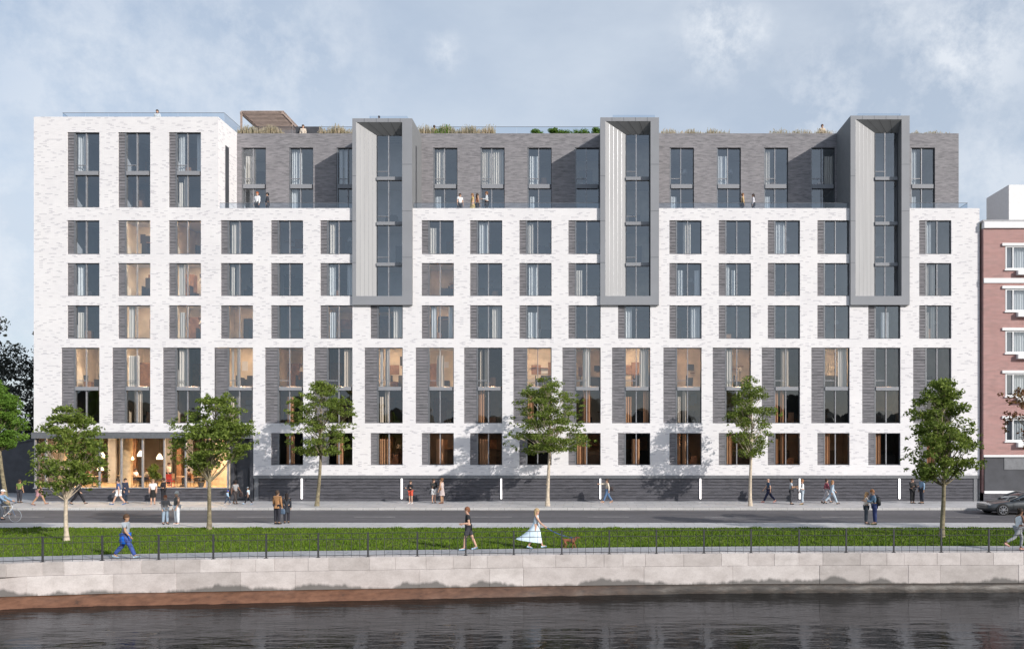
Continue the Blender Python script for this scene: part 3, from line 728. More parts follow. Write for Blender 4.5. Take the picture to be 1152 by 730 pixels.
# columns: glass-left px
GL = [82.8, 140, 197, 255.5, 312, 367.5, 424, 481.5, 536, 591.5, 646.7, 702.5, 760.3, 815.8, 871, 926.8, 984, 1041.3]
GW = 29.0/16
ROWS = {'A': (286, 248), 'B': (333, 296), 'C': (381, 343.5), 'D': (476, 391), 'E': (523, 487), 'U': (233.5, 149)}
BAYS = [dict(l=396.3, r=463.6, t=133.4, il=400.6, ir=452.4, gl=424), dict(l=675.3, r=741.4, t=132.3, il=681, ir=731.9, gl=704), dict(l=956.9, r=1023.4, t=130.3, il=962.5, ir=1014.3, gl=984)]
baycols = (6, 11, 16)
wins = []   # (row, col, x, z0, h, panel)
for r_, (yb, yt) in ROWS.items():
    for c, gx in enumerate(GL):
        if r_ == 'U' and c > 2: continue
        if r_ in 'AB' and c in baycols: continue
        if r_ == 'E' and c < 4: continue
        pw = 14 if r_ == 'D' else 7.2
        wins.append((r_, c, X0(gx), Z0(yb), (yb-yt)/16.0, pw/16))
DEP = .24
def wallsheet(x0, x1, z0, z1, holes, y, dep, name, mat, skips=(), nodes=None):
    g = MB()
    xs = sorted(set([x0, x1]+[h[0] for h in holes+list(skips)]+[h[1] for h in holes+list(skips)])); xs = [x for x in xs if x0 <= x <= x1]
    zs = sorted(set([z0, z1]+[h[2] for h in holes+list(skips)]+[h[3] for h in holes+list(skips)])); zs = [z for z in zs if z0 <= z <= z1]
    allh = holes+list(skips)
    for a, b in zip(xs, xs[1:]):
        for c, d in zip(zs, zs[1:]):
            mx, mz = (a+b)/2, (c+d)/2
            if any(h[0] < mx < h[1] and h[2] < mz < h[3] for h in allh): continue
            g.face([(a, y, c), (b, y, c), (b, y, d), (a, y, d)])
    for h in holes:
        a, b, c, d = h[:4]
        if a < x0-.01 or b > x1+.01 or c < z0-.01 or d > z1+.01: continue
        Y = y+dep
        g.face([(a, y, c), (a, Y, c), (b, Y, c), (b, y, c)]); g.face([(a, y, d), (b, y, d), (b, Y, d), (a, Y, d)])
        g.face([(a, y, c), (a, y, d), (a, Y, d), (a, Y, c)]); g.face([(b, y, c), (b, Y, c), (b, Y, d), (b, y, d)])
    return g
holes = [(x-pw, x+GW, z, z+h) for (_, _, x, z, h, pw) in wins]
bayhole = [(X0(b['l'])+.02, X0(b['r'])-.02, Z0(341.5), 20.7) for b in BAYS]
XL, XR, XB = X0(38), X0(1102), X0(245.5)
ZT, ZP = 27.0, Z0(234.3)
XS = X0(285)
g = wallsheet(XL, XB, Z0(486), ZT, holes, 0, DEP, '', '')
g2 = wallsheet(XB, XS, Z0(486), ZP, holes, 0, DEP, '', '')
g3 = wallsheet(XS, XR, Z0(534.5), ZP, holes, 0, DEP, '', '', bayhole)
for k in (g2, g3):
    n = len(g.v); g.v += k.v; g.f += [tuple(i+n for i in f) for f in k.f]; g.m += k.m
DB = 22.0
# sides, parapet tops
g.face([(XL, 0, Z0(486)), (XL, DB, Z0(486)), (XL, DB, ZT), (XL, 0, ZT)])
g.face([(XB, 0, ZP), (XB, 0, ZT), (XB, 9, ZT), (XB, 9, ZP)])
g.face([(XR, 0, 0), (XR, 0, ZP), (XR, DB, ZP), (XR, DB, 0)])
for x0, x1, y0, y1, zz in ((XL, XB, 0, .35, ZT), (XL, XL+.35, .35, DB, ZT), (XB-.35, XB, .35, 9, ZT), (XR-.35, XR, .35, DB, ZP)): g.face([(x0, y0, zz), (x1, y0, zz), (x1, y1, zz), (x0, y1, zz)])
bx_ = [XB]+[v for b in BAYS for v in (X0(b['l']), X0(b['r']))]+[XR]
for i in range(0, len(bx_), 2):
    a, b = bx_[i], bx_[i+1]
    g.face([(a, 0, ZP), (b, 0, ZP), (b, .35, ZP), (a, .35, ZP)]); g.face([(a, .35, ZP), (b, .35, ZP), (b, .35, DECK), (a, .35, DECK)])
g.face([(XL, .35, ZT), (XB, .35, ZT), (XB, .35, 26.5), (XL, .35, 26.5)])
# soffit over shop and base at bottom
g.face([(XL, 0, Z0(486)), (XS, 0, Z0(486)), (XS, .6, Z0(486)), (XL, .6, Z0(486))])
g.face([(XS, 0, Z0(534.5)), (XS, .9, Z0(534.5)), (XS, .9, Z0(486)), (XS, 0, Z0(486))])
g.build('white_brick_wall', 'white_brick', bld)
# roof/deck slabs/back
g = MB()
g.box(XL+.05, XB-.05, .36, DB, 26.3, 26.55)
for i in range(0, len(bx_), 2): g.box(bx_[i], min(bx_[i+1], XR-.1), .36, 3.0, DECK-.25, DECK)
g.box(XL+.1, XR-.1, DB-.2, DB, 0, 26)
g.box(XB-.05, X0(1078)+1, 3.2, DB, 25.9, RZ)
g.build('roof_slab', 'concrete', bld)
# set back grey brick storey
SY = 2.9; SS = F/(SY-CAMY)
def XS_(px): return (px-VX)/SS
def ZS_(py): return CAMZ+(VY-py)/SS
sw = [271.8, 325, 378.5, 487.3, 540.4, 593.3, 646.9, 753.4, 806.2, 859.4, 912.2, 1024.6]
SWW = 27.3/SS
shol = [(XS_(x), XS_(x)+SWW, DECK+.02, ZS_(166.3)) for x in sw]
SXR = XS_(1078.5)
g = wallsheet(XB, SXR, DECK, ZS_(150.3), shol, SY, DEP, '', '')
zt = ZS_(150.3)
g.face([(SXR, SY, DECK), (SXR, DB, DECK), (SXR, DB, zt), (SXR, SY, zt)])
g.face([(XB, SY, zt), (SXR, SY, zt), (SXR, SY+.35, zt), (XB, SY+.35, zt)])
g.face([(SXR-.35, SY+.35, zt), (SXR, SY+.35, zt), (SXR, DB, zt), (SXR-.35, DB, zt)])
g.build('grey_brick_wall', 'grey_brick', bld)

# ---- windows
def ribs(g, x0, x1, z0, z1, y, pitch=.214, d=.035):
    n = max(1, round((z1-z0)/pitch)); p = (z1-z0)/n
    for k in range(n): g.box(x0, x1, y, y+.2, z0+k*p, z0+(k+1)*p-.03)
    g.box(x0, x1, y+d, y+.2, z0, z1)
def frame_mesh(w, h, mx=.46, sp=None, rail=True):
    g = MB(); t = .055; y0, y1 = .1, .19
    g.box(0, .1, y0-.04, y1, 0, h, 1); g.box(w-t, w, y0, y1, 0, h); g.box(.1, w-t, y0, y1, h-t, h); g.box(.1, w-t, y0, y1, 0, t)
    segs = [(t, h-t)] if not sp else [(t, sp[0]), (sp[1], h-t)]
    for a, b in segs: g.box(w*mx-.03, w*mx+.03, y0-.02, y1-.002, a, b, 2)
    if sp:
        g.box(.102, w-.12, .0, y1+.05, sp[0], sp[1], 3); g.box(w-.118, w-t-.002, .1, y1+.05, sp[0], sp[1], 0)
        if rail:
            g.box(.102, w*mx-.032, y0+.02, y1-.004, sp[1]+.42, sp[1]+.47, 2)
    return g
def glass_mesh(w, h):
    g = MB(); g.face([(.1, .165, .05), (w-.05, .165, .05), (w-.05, .165, h-.05), (.1, .165, h-.05)]); return g
def room_mesh(w, h, kind, seed, low=False):
    r = random.Random(seed); g = MB(); a, b, c, d = -.78, w+.72, -.12, h+.28; y0 = .27; y1 = y0+r.choice((2.6, 3.4, 4.2))
    g.face([(a, y1, c), (b, y1, c), (b, y1, d), (a, y1, d)], 0)
    g.face([(a, y0, c), (a, y1, c), (a, y1, d), (a, y0, d)], 0); g.face([(b, y0, c), (b, y0, d), (b, y1, d), (b, y1, c)], 0)
    g.face([(a, y0, c), (b, y0, c), (b, y1, c), (a, y1, c)], 1); g.face([(a, y0, d), (a, y1, d), (b, y1, d), (b, y0, d)], 2)
    k = r.randint(0, 5)
    if k in (0, 3): g.box(a+.02, a+.9, y1-.6, y1-.02, c+.01, c+2.1, 4)
    if k in (1, 4): g.box(w*.3, w+.2, 1.4, 2.1, c+.01, c+.75, 3); g.box(w*.3, w+.2, 1.95, 2.15, c+.76, c+1.05, 3)
    if k in (2, 5): g.box(w*.5, w*.5+1.0, y1-.4, y1-.02, c+.01, c+1.1, 3); g.box(w*.1, w*.1+.7, y1-.05, y1-.02, c+1.2, c+1.9, 4)
    if k == 3: g.tube([(w*.7, 1.2, c+.01), (w*.7, 1.2, c+1.3)], .02, 5, 3); g.tube([(w*.7, 1.2, c+1.3), (w*.7, 1.2, c+1.6)], [.2, .1], 8, 0)
    for q in range(r.randint(2, 4)):
        zz = c+r.uniform(.9, 1.9); xx = r.uniform(a+.2, b-.9)
        if r.random() < .5: g.box(xx, xx+r.uniform(.3, .8), y1-.3-q*.01, y1-.03, zz, zz+.05, 4)
        else: g.box(xx, xx+r.uniform(.3, .6), y1-.06-q*.01, y1-.02, zz, zz+r.uniform(.3, .7), r.choice((3, 4, 2)))
    if r.random() < .6:
        xx = r.uniform(.1, w-.5); g.box(xx, xx+.45, .9, 1.35, c+.01, c+r.uniform(.5, .95), r.choice((3, 4))); g.box(xx, xx+.05, .9, 1.35, c+.5, c+1.0, 3)
    if r.random() < .45:
        xx = r.uniform(a+.1, b-1.0); g.box(xx, xx+r.uniform(.5, 1.0), y1-.12, y1-.025, c+.01, c+2.1, r.choice((3, 4, 0)))
    if k == 1: g.box(w*.02, w*.35, y1-.35, y1-.02, c+.01, c+1.9, 3)
    return g, {'warm': ['room_warm', 'slab', 'white_paint', 'furn', 'timber'], 'cool': ['room_cool', 'slab', 'room_cool', 'furn', 'timber'], 'dark': ['room_dark', 'slab', 'room_dark', 'furn', 'timber']}[kind]
def curtain_mesh(x0, x1, z0, z1, y, seed, amp=.05, taper=0):
    g = MB(); n = max(8, int((x1-x0)*30)); ph = seed*1.3; rows = []
    for zi in range(5):
        t = zi/4; z = z0+(z1-z0)*t; cx = x0; sc = 1-taper*(1-abs(2*t-1))*.4
        rows.append([(cx+(x1-x0)*i/n*sc, y+amp*math.sin(i*1.25+ph)+.02*math.sin(i*.4+ph), z) for i in range(n+1)])
    g.loft(rows, 0, False, False); return g
rw = random.Random(21)
WCOUNT = 0
def make_window(parent, loc, w, h, row, col, pw=0, sp=None, glass='glass', kinds=None):
    """frame + glass + panel + room(s) + curtain + lamp(s)"""
    fr = frame_mesh(w, h, .46, sp).build('window', ['frame', 'frame_lt', 'mull', 'bay'], parent)
    fr.location = loc
    gm = MB(); a_, b_ = rw.uniform(-.012, .012), rw.uniform(-.012, .012); mxx = w*.46
    for xa, xb, t_ in ((.1, mxx, a_), (mxx, w-.05, b_)):
        gm.face([(xa, .165, .05), (xb, .165+t_, .05), (xb, .165+t_+b_*.6, h-.05), (xa, .165+b_*.6, h-.05)])
    gm.build('glass', glass, fr)
    if pw:
        g = MB(); ribs(g, -pw+.002, -.002, .002, h-.002, .07); g.build('side_panel', 'ribbed', fr)
    parts = [(0, h)] if not sp else [(0, sp[0]), (sp[1], h-sp[1])]
    for li, (zz, hh) in enumerate(parts):
        kd, cur, lamp = kinds[li]
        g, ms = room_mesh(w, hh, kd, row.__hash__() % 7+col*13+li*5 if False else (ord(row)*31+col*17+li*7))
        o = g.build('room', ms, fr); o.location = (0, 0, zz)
        if lamp:
            g = MB(); g.box(w*.3, w*.7, .55, 1.05, hh+.235, hh+.265); o = g.build('ceiling_lamp', lamp, fr); o.location = (0, 0, zz)
        if cur:
            s = ord(row)+col*3+li; cm, mode = cur
            segs = {'L': [(.12, w*.46)], 'l': [(.12, w*.3)], 'B': [(.12, w*.3), (w*.75, w-.08)], 'M': [(w*.3, w*.6)], 'R': [(w*.6, w-.07)], 'F': [(.12, w-.08)], 'P': [(.15, w*.2), (w*.28, w*.42)]}[mode]
            g = MB()
            for a, b in segs:
                k = curtain_mesh(a, b, .0, hh*(rw.choice((1.0, 1.0, .8)))+.02, .36, s)
                n = len(g.v); g.v += k.v; g.f += [tuple(i+n for i in f) for f in k.f]; g.m += k.m
            o = g.build('curtain', cm, fr, True); o.location = (0, 0, zz)
    return fr
warmth = {'C': 7, 'D': 6, 'E': 0, 'B': 3, 'A': 4, 'U': 0}
for (r_, c, x, z, h, pw) in wins:
    def pick(li):
        t = rw.random()
        if r_ in 'CDAB' and c < warmth[r_] and c > 0 and t < .85: kd = 'warm'
        elif r_ == 'D': kd = 'warm' if t < .5 else ('dark' if (li == 0 or t < .72) else 'cool')
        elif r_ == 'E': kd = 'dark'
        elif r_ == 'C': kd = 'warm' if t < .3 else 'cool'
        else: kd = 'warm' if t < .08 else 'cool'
        lamp = None
        if kd == 'warm': lamp = rw.choice(('lamp', 'lamp', 'lamp_low')) if (c < 6 or r_ == 'D') else 'lamp_low'
        elif kd == 'dark' and t < .6: lamp = 'lamp_low'
        t2 = rw.random()
        if r_ == 'E': cur = ('curtain_o', rw.choice('LlPlM')) if t2 < .75 else None
        elif r_ == 'D' and li == 0: cur = ('curtain_o' if rw.random() < .5 else 'curtain', rw.choice('lPBM')) if t2 < .5 else None
        else: cur = (rw.choice(('curtain', 'curtain_w')), rw.choice('LLlPBRlM')) if t2 < .62 else None
        return kd, cur, lamp
    sp = None
    if r_ == 'D': sp = ((476-439)/16, (476-435)/16)
    if r_ == 'U': sp = ((233.5-197)/16, (233.5-192.5)/16)
    make_window(bld, (x, 0, z), GW, h, r_, c, pw, sp, 'glass_low' if r_ in 'ED' else 'glass', [pick(0), pick(1)])
ksx = ['cool', 'cool', 'cool', 'cool', 'cool', 'cool', 'warm', 'cool', 'cool', 'cool', 'cool', 'cool']
for i, (a, b, c, d) in enumerate(shol):
    sp = (ZS_(212)-c, ZS_(207.3)-c)
    cu = ('curtain_w' if i in (1, 2, 5, 8, 11) else 'curtain', 'LLPLFLFRLlRl'[i])
    make_window(bld, (a, SY, c), b-a, d-c, 'S', i, 0, sp, 'glass', [('cool', ('curtain_w', 'l') if i % 2 else None, None), (ksx[i], cu if i not in (6, 7) else None, None)])

# ---- metal bays
for bi, b in enumerate(BAYS):
    s = F/(54.8)
    fx = lambda px: (px-VX)/s
    fz = lambda py: CAMZ+(VY-py)/s
    yf, yg = -.2, .46; sg = F/(55+yg)
    l, r_, t, bo = fx(b['l']), fx(b['r']), fz(b['t']), fz(343)
    il, ir, itp, ib = fx(b['il']), fx(b['ir']), fz(b['t']+4.2), fz(333)
    gl = (b['gl']-VX)/sg; gt = CAMZ+(VY-(b['t']+19.6))/sg
    g = MB()
    # front ring
    g.face([(l, yf, bo), (il, yf, bo), (il, yf, t), (l, yf, t)]); g.face([(ir, yf, bo), (r_, yf, bo), (r_, yf, t), (ir, yf, t)])
    g.face([(il, yf, bo), (ir, yf, bo), (ir, yf, ib), (il, yf, ib)]); g.face([(il, yf, itp), (ir, yf, itp), (ir, yf, t), (il, yf, t)])
    yb = SY-.01
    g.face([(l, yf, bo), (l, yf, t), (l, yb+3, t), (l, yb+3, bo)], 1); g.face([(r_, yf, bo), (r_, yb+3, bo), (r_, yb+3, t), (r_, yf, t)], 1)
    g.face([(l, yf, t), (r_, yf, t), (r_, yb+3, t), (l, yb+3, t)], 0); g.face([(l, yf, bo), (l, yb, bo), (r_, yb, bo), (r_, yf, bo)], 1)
    # straight right reveal, sill
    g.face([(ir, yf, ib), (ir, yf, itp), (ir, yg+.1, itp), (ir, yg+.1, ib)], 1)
    g.face([(il, yf, ib), (ir, yf, ib), (ir, yg+.1, ib), (gl, yg+.1, ib), (il, yf+.01, ib)], 0)
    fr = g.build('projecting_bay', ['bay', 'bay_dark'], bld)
    g = MB(); g.face([(il, yf+.002, ib), (gl, yg, ib), (gl, yg, gt), (il, yf+.002, itp)])
    nj = 5
    for k in range(1, nj):
        u = k/nj; xx, yy = il+(gl-il)*u, yf+(yg-yf)*u; tt = itp+(gt-itp)*u
        g.face([(xx-.012, yy-.012, ib+.01), (xx+.012, yy-.002, ib+.01), (xx+.012, yy-.002, tt-.02), (xx-.012, yy-.012, tt-.02)], 1)
    g.build('splayed_panel', ['splay', 'frame_lt'], fr)
    g = MB(); g.face([(il, yf+.002, itp), (gl, yg, gt), (ir-.002, yg, gt), (ir-.002, yf+.002, itp)])
    for k in range(1, 4):
        u = k/4; xa = il+(ir-il)*u; xb = gl+(ir-gl)*u
        g.face([(xa-.012, yf-.0, itp-.012), (xb-.012, yg-.01, gt-.012), (xb+.012, yg-.01, gt-.012), (xa+.012, yf-.0, itp-.012)], 1)
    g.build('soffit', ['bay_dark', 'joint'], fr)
    g = MB(); g.face([(gl, yg+.02, ib), (ir, yg+.02, ib), (ir, yg+.02, gt), (gl, yg+.02, gt)]); g.build('glass', 'glass', fr)
    g = MB(); zt_ = [fz(y) for y in (198, 249, 295.5)]; mx = gl+(ir-gl)*.43
    prev = ib
    for z_ in sorted(zt_)+[gt+.12]:
        g.box(mx-.03, mx+.03, yg-.04, yg+.04, prev+(.12 if prev > ib else 0), z_-.12, 0)
        if prev > ib: g.box(gl+.02, mx-.032, yg-.02, yg+.04, prev+.5, prev+.54, 0)
        prev = z_
    g.box(gl, gl+.04, yg-.03, yg+.05, ib, gt, 1); g.box(ir-.06, ir-.002, yg-.03, yg+.05, ib, gt, 1)
    g.build('mullion', ['mull', 'frame'], fr)
    for z_ in zt_:
        g = MB(); g.box(gl+.002, ir-.062, yg-.12, yg+.06, z_-.115, z_+.115); g.build('transom', 'bay', fr)
    g = MB(); zb = sorted(zt_)
    for z_ in [ib]+zb: g.box(gl-.9, ir+.4, yg+.1, SY-.1, z_-.1, z_+.1, 1)
    g.face([(gl-.9, SY-.1, ib), (ir+.4, SY-.1, ib), (ir+.4, SY-.1, gt+.3), (gl-.9, SY-.1, gt+.3)], 2 if bi == 1 else 0)
    g.face([(gl-.9, yg+.1, ib), (gl-.9, SY, ib), (gl-.9, SY, gt+.3), (gl-.9, yg+.1, gt+.3)], 0)
    g.face([(ir+.4, yg+.1, ib), (ir+.4, SY, ib), (ir+.4, SY, gt+.3), (ir+.4, yg+.1, gt+.3)], 0)
    g.box(gl+.3, gl+1.1, 1.6, 2.2, zb[1]+.12, zb[1]+.95, 3)
    g.box(mx+.1, mx+.5, 2.0, 2.4, zb[0]+.12, zb[0]+1.7, 3)
    g.build('landing', ['room_cool', 'slab', 'room_warm', 'furn'], fr)
    # thin joint grooves on front + side slot
    g = MB()
    for y in (185, 237.5, 289.5): g.box(ir+.01, r_-.01, yf-.004, yf+.02, fz(y)-.012, fz(y)+.012)
    for y in (198, 248.5, 295.5): g.box(l+.01, il-.01, yf-.004, yf+.02, fz(y)-.012, fz(y)+.012)
    for k in range(1, 5): xx = l+(r_-l)*k/5; g.box(xx-.01, xx+.01, yf-.004, yf+.02, itp+.01, t-.002)
    g.build('panel_joint', 'frame', fr)
    if bi == 0:
        g = MB(); g.box(r_-.01, r_+.012, .9, 1.25, ZP+.3, fz(157)); g.build('slot_window', 'frame', fr)
    # little roof rail above the bay
    g = MB(); y0, y1, zz = .9, 2.2, t; x0, x1 = l+(.9 if bi != 1 else .9), r_-(.6 if bi == 0 else .2)
    for a, c in (((x0, y0), (x1, y0)), ((x0, y0), (x0, y1)), ((x1, y0), (x1, y1)), ((x0, y1), (x1, y1))):
        g.face([(a[0], a[1], zz-.2), (c[0], c[1], zz-.2), (c[0], c[1], zz+.62), (a[0], a[1], zz+.62)])
    g.build('roof_rail', 'glass_rail', fr)
    if bi == 1:
        g = MB(); g.box(x0+.3, x1-.6, 1.1, 1.5, t-.1, t+.48); g.box(x1-.6, x1+.1, 1.0, 1.4, t, t+.4, 1); g.build('planter_box', [cmat((.42, .2, .2)), 'wood_lt'], fr)

# slot window in the left block return
g = MB(); g.box(XB-.02, XB+.02, 1.05, 1.6, DECK+.02, 25.4); g.build('slot_window', 'frame', bld)
# balustrades (glass)
def rail_glass(name, pts, z0, z1, cap=True):
    g = MB()
    for a, b in zip(pts, pts[1:]):
        L_ = math.hypot(b[0]-a[0], b[1]-a[1]); n = max(1, int(L_/1.6))
        for k in range(n):
            u, v = k/n, (k+1)/n-.012/L_*1.5
            p, q_ = [(a[0]+(b[0]-a[0])*w_, a[1]+(b[1]-a[1])*w_) for w_ in (u, v)]
            g.face([(*p, z0), (*q_, z0), (*q_, z1), (*p, z1)])
    if cap: g.tube([(*p, z1) for p in pts], .018, 4, 1)
    return g.build(name, ['glass_rail', 'frame_lt'], bld)
for i in range(0, len(bx_)-1, 2):
    a, b = bx_[i], bx_[i+1]
    pts = [(a+.02, .2), (b-.02, .2)] if i < 6 else [(a+.02, .2), (X0(1090), .2), (X0(1090), SY+3)]
    rail_glass('glass_balustrade', pts, ZP, ZP+.42)
rail_glass('glass_balustrade', [(X0(50)-.2, 6), (X0(57)-.1, 1.4), (X0(237)+.3, 1.4), (X0(237)+.3, 6)], 26.6, 27.85)
rail_glass('glass_balustrade', [(XB+.1, 5.6), (X0(395), 5.6)], RZ, 28.5)
rail_glass('glass_balustrade', [(X0(470), 5.6), (X0(676), 5.6)], RZ, 28.5)
rail_glass('glass_balustrade', [(X0(747)+.1, 4.6), (X0(820), 4.6)], RZ, 27.2)
for a, b, c in ((X0(322)-1, X0(336), 28.05), (X0(336)+1.2, X0(358)+.2, 27.95)):
    g = MB(); g.box(a, b, 4.4, 4.9, RZ, c); g.build('roof_screen', 'dark', bld)

# plinth and light strips
g = MB()
ribs(g, XS+.35, XR-.4, .0, Z0(538), .06, .225, .05)
g.build('plinth', 'plinth', bld)
g = MB(); g.box(XS+.004, XR, -.03, .25, Z0(538)+.002, Z0(534.5)-.002); g.box(XS+.05, XS+.348, .02, .2, 0, Z0(538)); g.box(XR-.398, XR-.1, .02, .2, 0, Z0(538)); g.build('plinth_trim', 'frame_lt', bld)
for px in (339.3, 451.8, 563.8, 675.3, 788, 899.8, 1012):
    g = MB(); g.box(X0(px)-.05, X0(px)+.05, -.02, .09, Z0(561), Z0(538)-.01)
    g.build('light_strip', 'led', bld)
# storefront
SX1 = X0(256)
g = MB(); g.box(XL-.1, XS-.002, -.12, .5, Z0(493), Z0(486.3)); g.build('canopy_band', 'frame_lt', bld)
g = MB(); ribs(g, XL+.02, SX1, .0, Z0(549.5), .1, .21, .04); g.build('shop_plinth', 'plinth', bld)
g = MB(); zb, ztp = Z0(549.5)+.002, Z0(493)-.002
g.box(XL-.08, SX1, .02, .3, zb, zb+.07, 0)
for px in (38.5, 50.5, 111, 135.6, 159.5, 184, 208, 232, 255.5): g.box(X0(px)-.045, X0(px)+.045, .06, .22, zb+.072, ztp, 0)
g.build('shopfront_frame', 'mull', bld)
g = MB(); g.face([(XL, .14, zb), (SX1, .14, zb), (SX1, .14, ztp), (XL, .14, ztp)]); g.build('shop_glass', 'glass_shop', bld)
g = MB()
g.box(SX1+.045, XS+.2, .7, .9, 0, Z0(493), 0)
g.box(SX1+.05, SX1+.3, .3, .7, 0, Z0(493), 0)
g.box(XS-.25, XS-.004, .01, .7, 0, Z0(487), 0)
g.box(X0(262), X0(275), .64, .7, .02, 2.3, 1); g.box(X0(262)+.08, X0(275)-.08, .62, .64, .1, 2.2, 2)
g.build('entrance', ['dark', 'frame', 'dark'], bld)
# cafe interior shell
g = MB()
g.box(XL+.05, SX1, .3, 9, .7, .9, 0)
g.box(XL+.05, SX1, .3, 9, ztp+.1, ztp+.3, 1)
g.box(XL+.05, X0(195), 8.6, 8.8, .9, ztp+.1, 1)
g.box(X0(204), SX1-.05, 3.4, 3.6, .9, ztp+.1, 2)
g.box(SX1-.06, SX1+.04, .3, 9, .9, ztp+.1, 2)
g.box(XL+.05, XL+.15, .3, 9, .9, ztp+.1, 1)
for k, px in enumerate((60, 84, 120, 146, 152, 174, 186)): g.box(X0(px), X0(px)+(.35 if k % 2 else .6), 6.2+k % 3*.6, 6.4+k % 3*.6, .9, ztp+.1, 3 if k % 2 else 4)
g.build('cafe_interior', ['wood_lt', 'room_dark', 'room_warm', 'timber', 'room_cool'], bld)
g = MB(); g.tube([(X0(130)-.1, 1.4, .9), (X0(130)-.1, 1.4, ztp+.1)], .42, 18); g.tube([(X0(50)+.2, 1.6, .9), (X0(50)+.2, 1.6, ztp+.1)], .3, 18); g.build('column', 'wood_lt', bld, True)
for x0, x1, y0 in ((45, 110, 3.0), (138, 182, 3.0), (206, 250, 1.6)):
    g = MB(); g.box(X0(x0), X0(x1), y0, y0+.5, ztp+.03, ztp+.07); g.build('ceiling_light', 'cafe_panel', bld)

# cafe furniture
def pendant(px, y, z):
    x = (px-VX)*(y-CAMY)/F
    e = empty('pendant_lamp', (x, y, z), 0)
    g = MB(); g.loft([[(math.cos(a)*rr, math.sin(a)*rr, zz) for a in [2*math.pi*i/12 for i in range(12)]] for zz, rr in ((0, .2), (.08, .22), (.22, .16), (.42, .05))]); g.build('lamp_shade', 'pendant', e, True)
    g = MB(); g.tube([(0, 0, .42), (0, 0, 4.4-z)], .012, 4); g.build('cord', 'black', e); return e
for i, (px, y, z, lb) in enumerate(((115, 1.5, 3.0, 'glowing pendant lamp just left of the timber cafe column'), (143, 1.8, 3.1, 'upper pendant lamp of the close pair right of the column'), (147, 1.5, 2.85, 'lower pendant lamp of the close pair right of the column'), (158, 1.8, 3.1, 'pendant lamp behind the middle mullion of the cafe window'), (179.5, 1.5, 2.9, 'pendant lamp beside the warm yellow cafe wall'), (113, 3.5, 2.0, 'low pendant lamp left of the timber column'))):
    tag(pendant(px, y, z), lb, 'lamp', 'pendant lamps in the cafe')
def table(px, y):
    x = (px-VX)*(y-CAMY)/F; e = empty('cafe_table', (x, y, .9))
    g = MB(); g.loft([[(.4*math.cos(a), .4*math.sin(a), z) for a in [2*math.pi*i/16 for i in range(16)]] for z in (.71, .745)]); g.build('table_top', 'wood_lt', e)
    g = MB(); g.tube([(0, 0, .02), (0, 0, .71)], .03, 6); g.loft([[(.22*math.cos(a), .22*math.sin(a), z) for a in [2*math.pi*i/12 for i in range(12)]] for z in (.0, .02)]); g.build('leg', 'black', e); return e
def chair(px, y, rz, mat):
    x = (px-VX)*(y-CAMY)/F; e = empty('cafe_chair', (x, y, .9), R(rz))
    g = MB(); g.box(-.22, .22, -.21, .21, .43, .47); g.build('seat', mat, e)
    g = MB(); g.box(-.23, -.2, -.2, .2, .55, .95); g.build('backrest', mat, e)
    for a in (-.19, .19):
        for b in (-.18, .18):
            g = MB(); g.tube([(a, b, .43), (a*1.1, b*1.1, 0)], .015, 5); g.build('leg', mat, e)
    g = MB(); g.box(-.225, -.205, -.2, -.17, .47, .55); g.box(-.225, -.205, .17, .2, .47, .55); g.build('back_post', mat, e)
    return e
tl = ['round table between the two seated customers in the cafe', 'round table in the warm lit right part of the cafe', 'round table left of the timber column', 'round table deep behind the cafe column', 'round table beside the dark cafe plant']
for (px, y), l_ in zip(((159, 2.2), (205, 2.0), (104, 2.2), (138, 3.6), (224, 1.6)), tl): tag(table(px, y), l_, 'table', 'cafe tables')
M['redp'] = plain('red_plastic', (.65, .06, .035), .4)
cl = [(191.5, 1.3, 90, 'redp', 'bright red chair in the cafe window'), (152, 2.2, 0, 'timber', 'wooden chair under the customer in white'), (166, 2.2, 180, 'timber', 'wooden chair under the customer in cream'), (198, 2.0, 0, 'timber', 'wooden chair left of the warm side cafe table'), (213, 2.0, 180, 'timber', 'wooden chair under the customer in brown'), (99, 2.4, 180, 'timber', 'wooden chair at the table left of the column'), (110, 2.0, 200, 'timber', 'wooden chair right of the table left of the column'), (145, 3.4, 180, 'timber', 'wooden chair by the table deep in the cafe')]
for px, y, rz, mt, l_ in cl: tag(chair(px, y, rz, mt), l_, 'chair', 'cafe chairs')

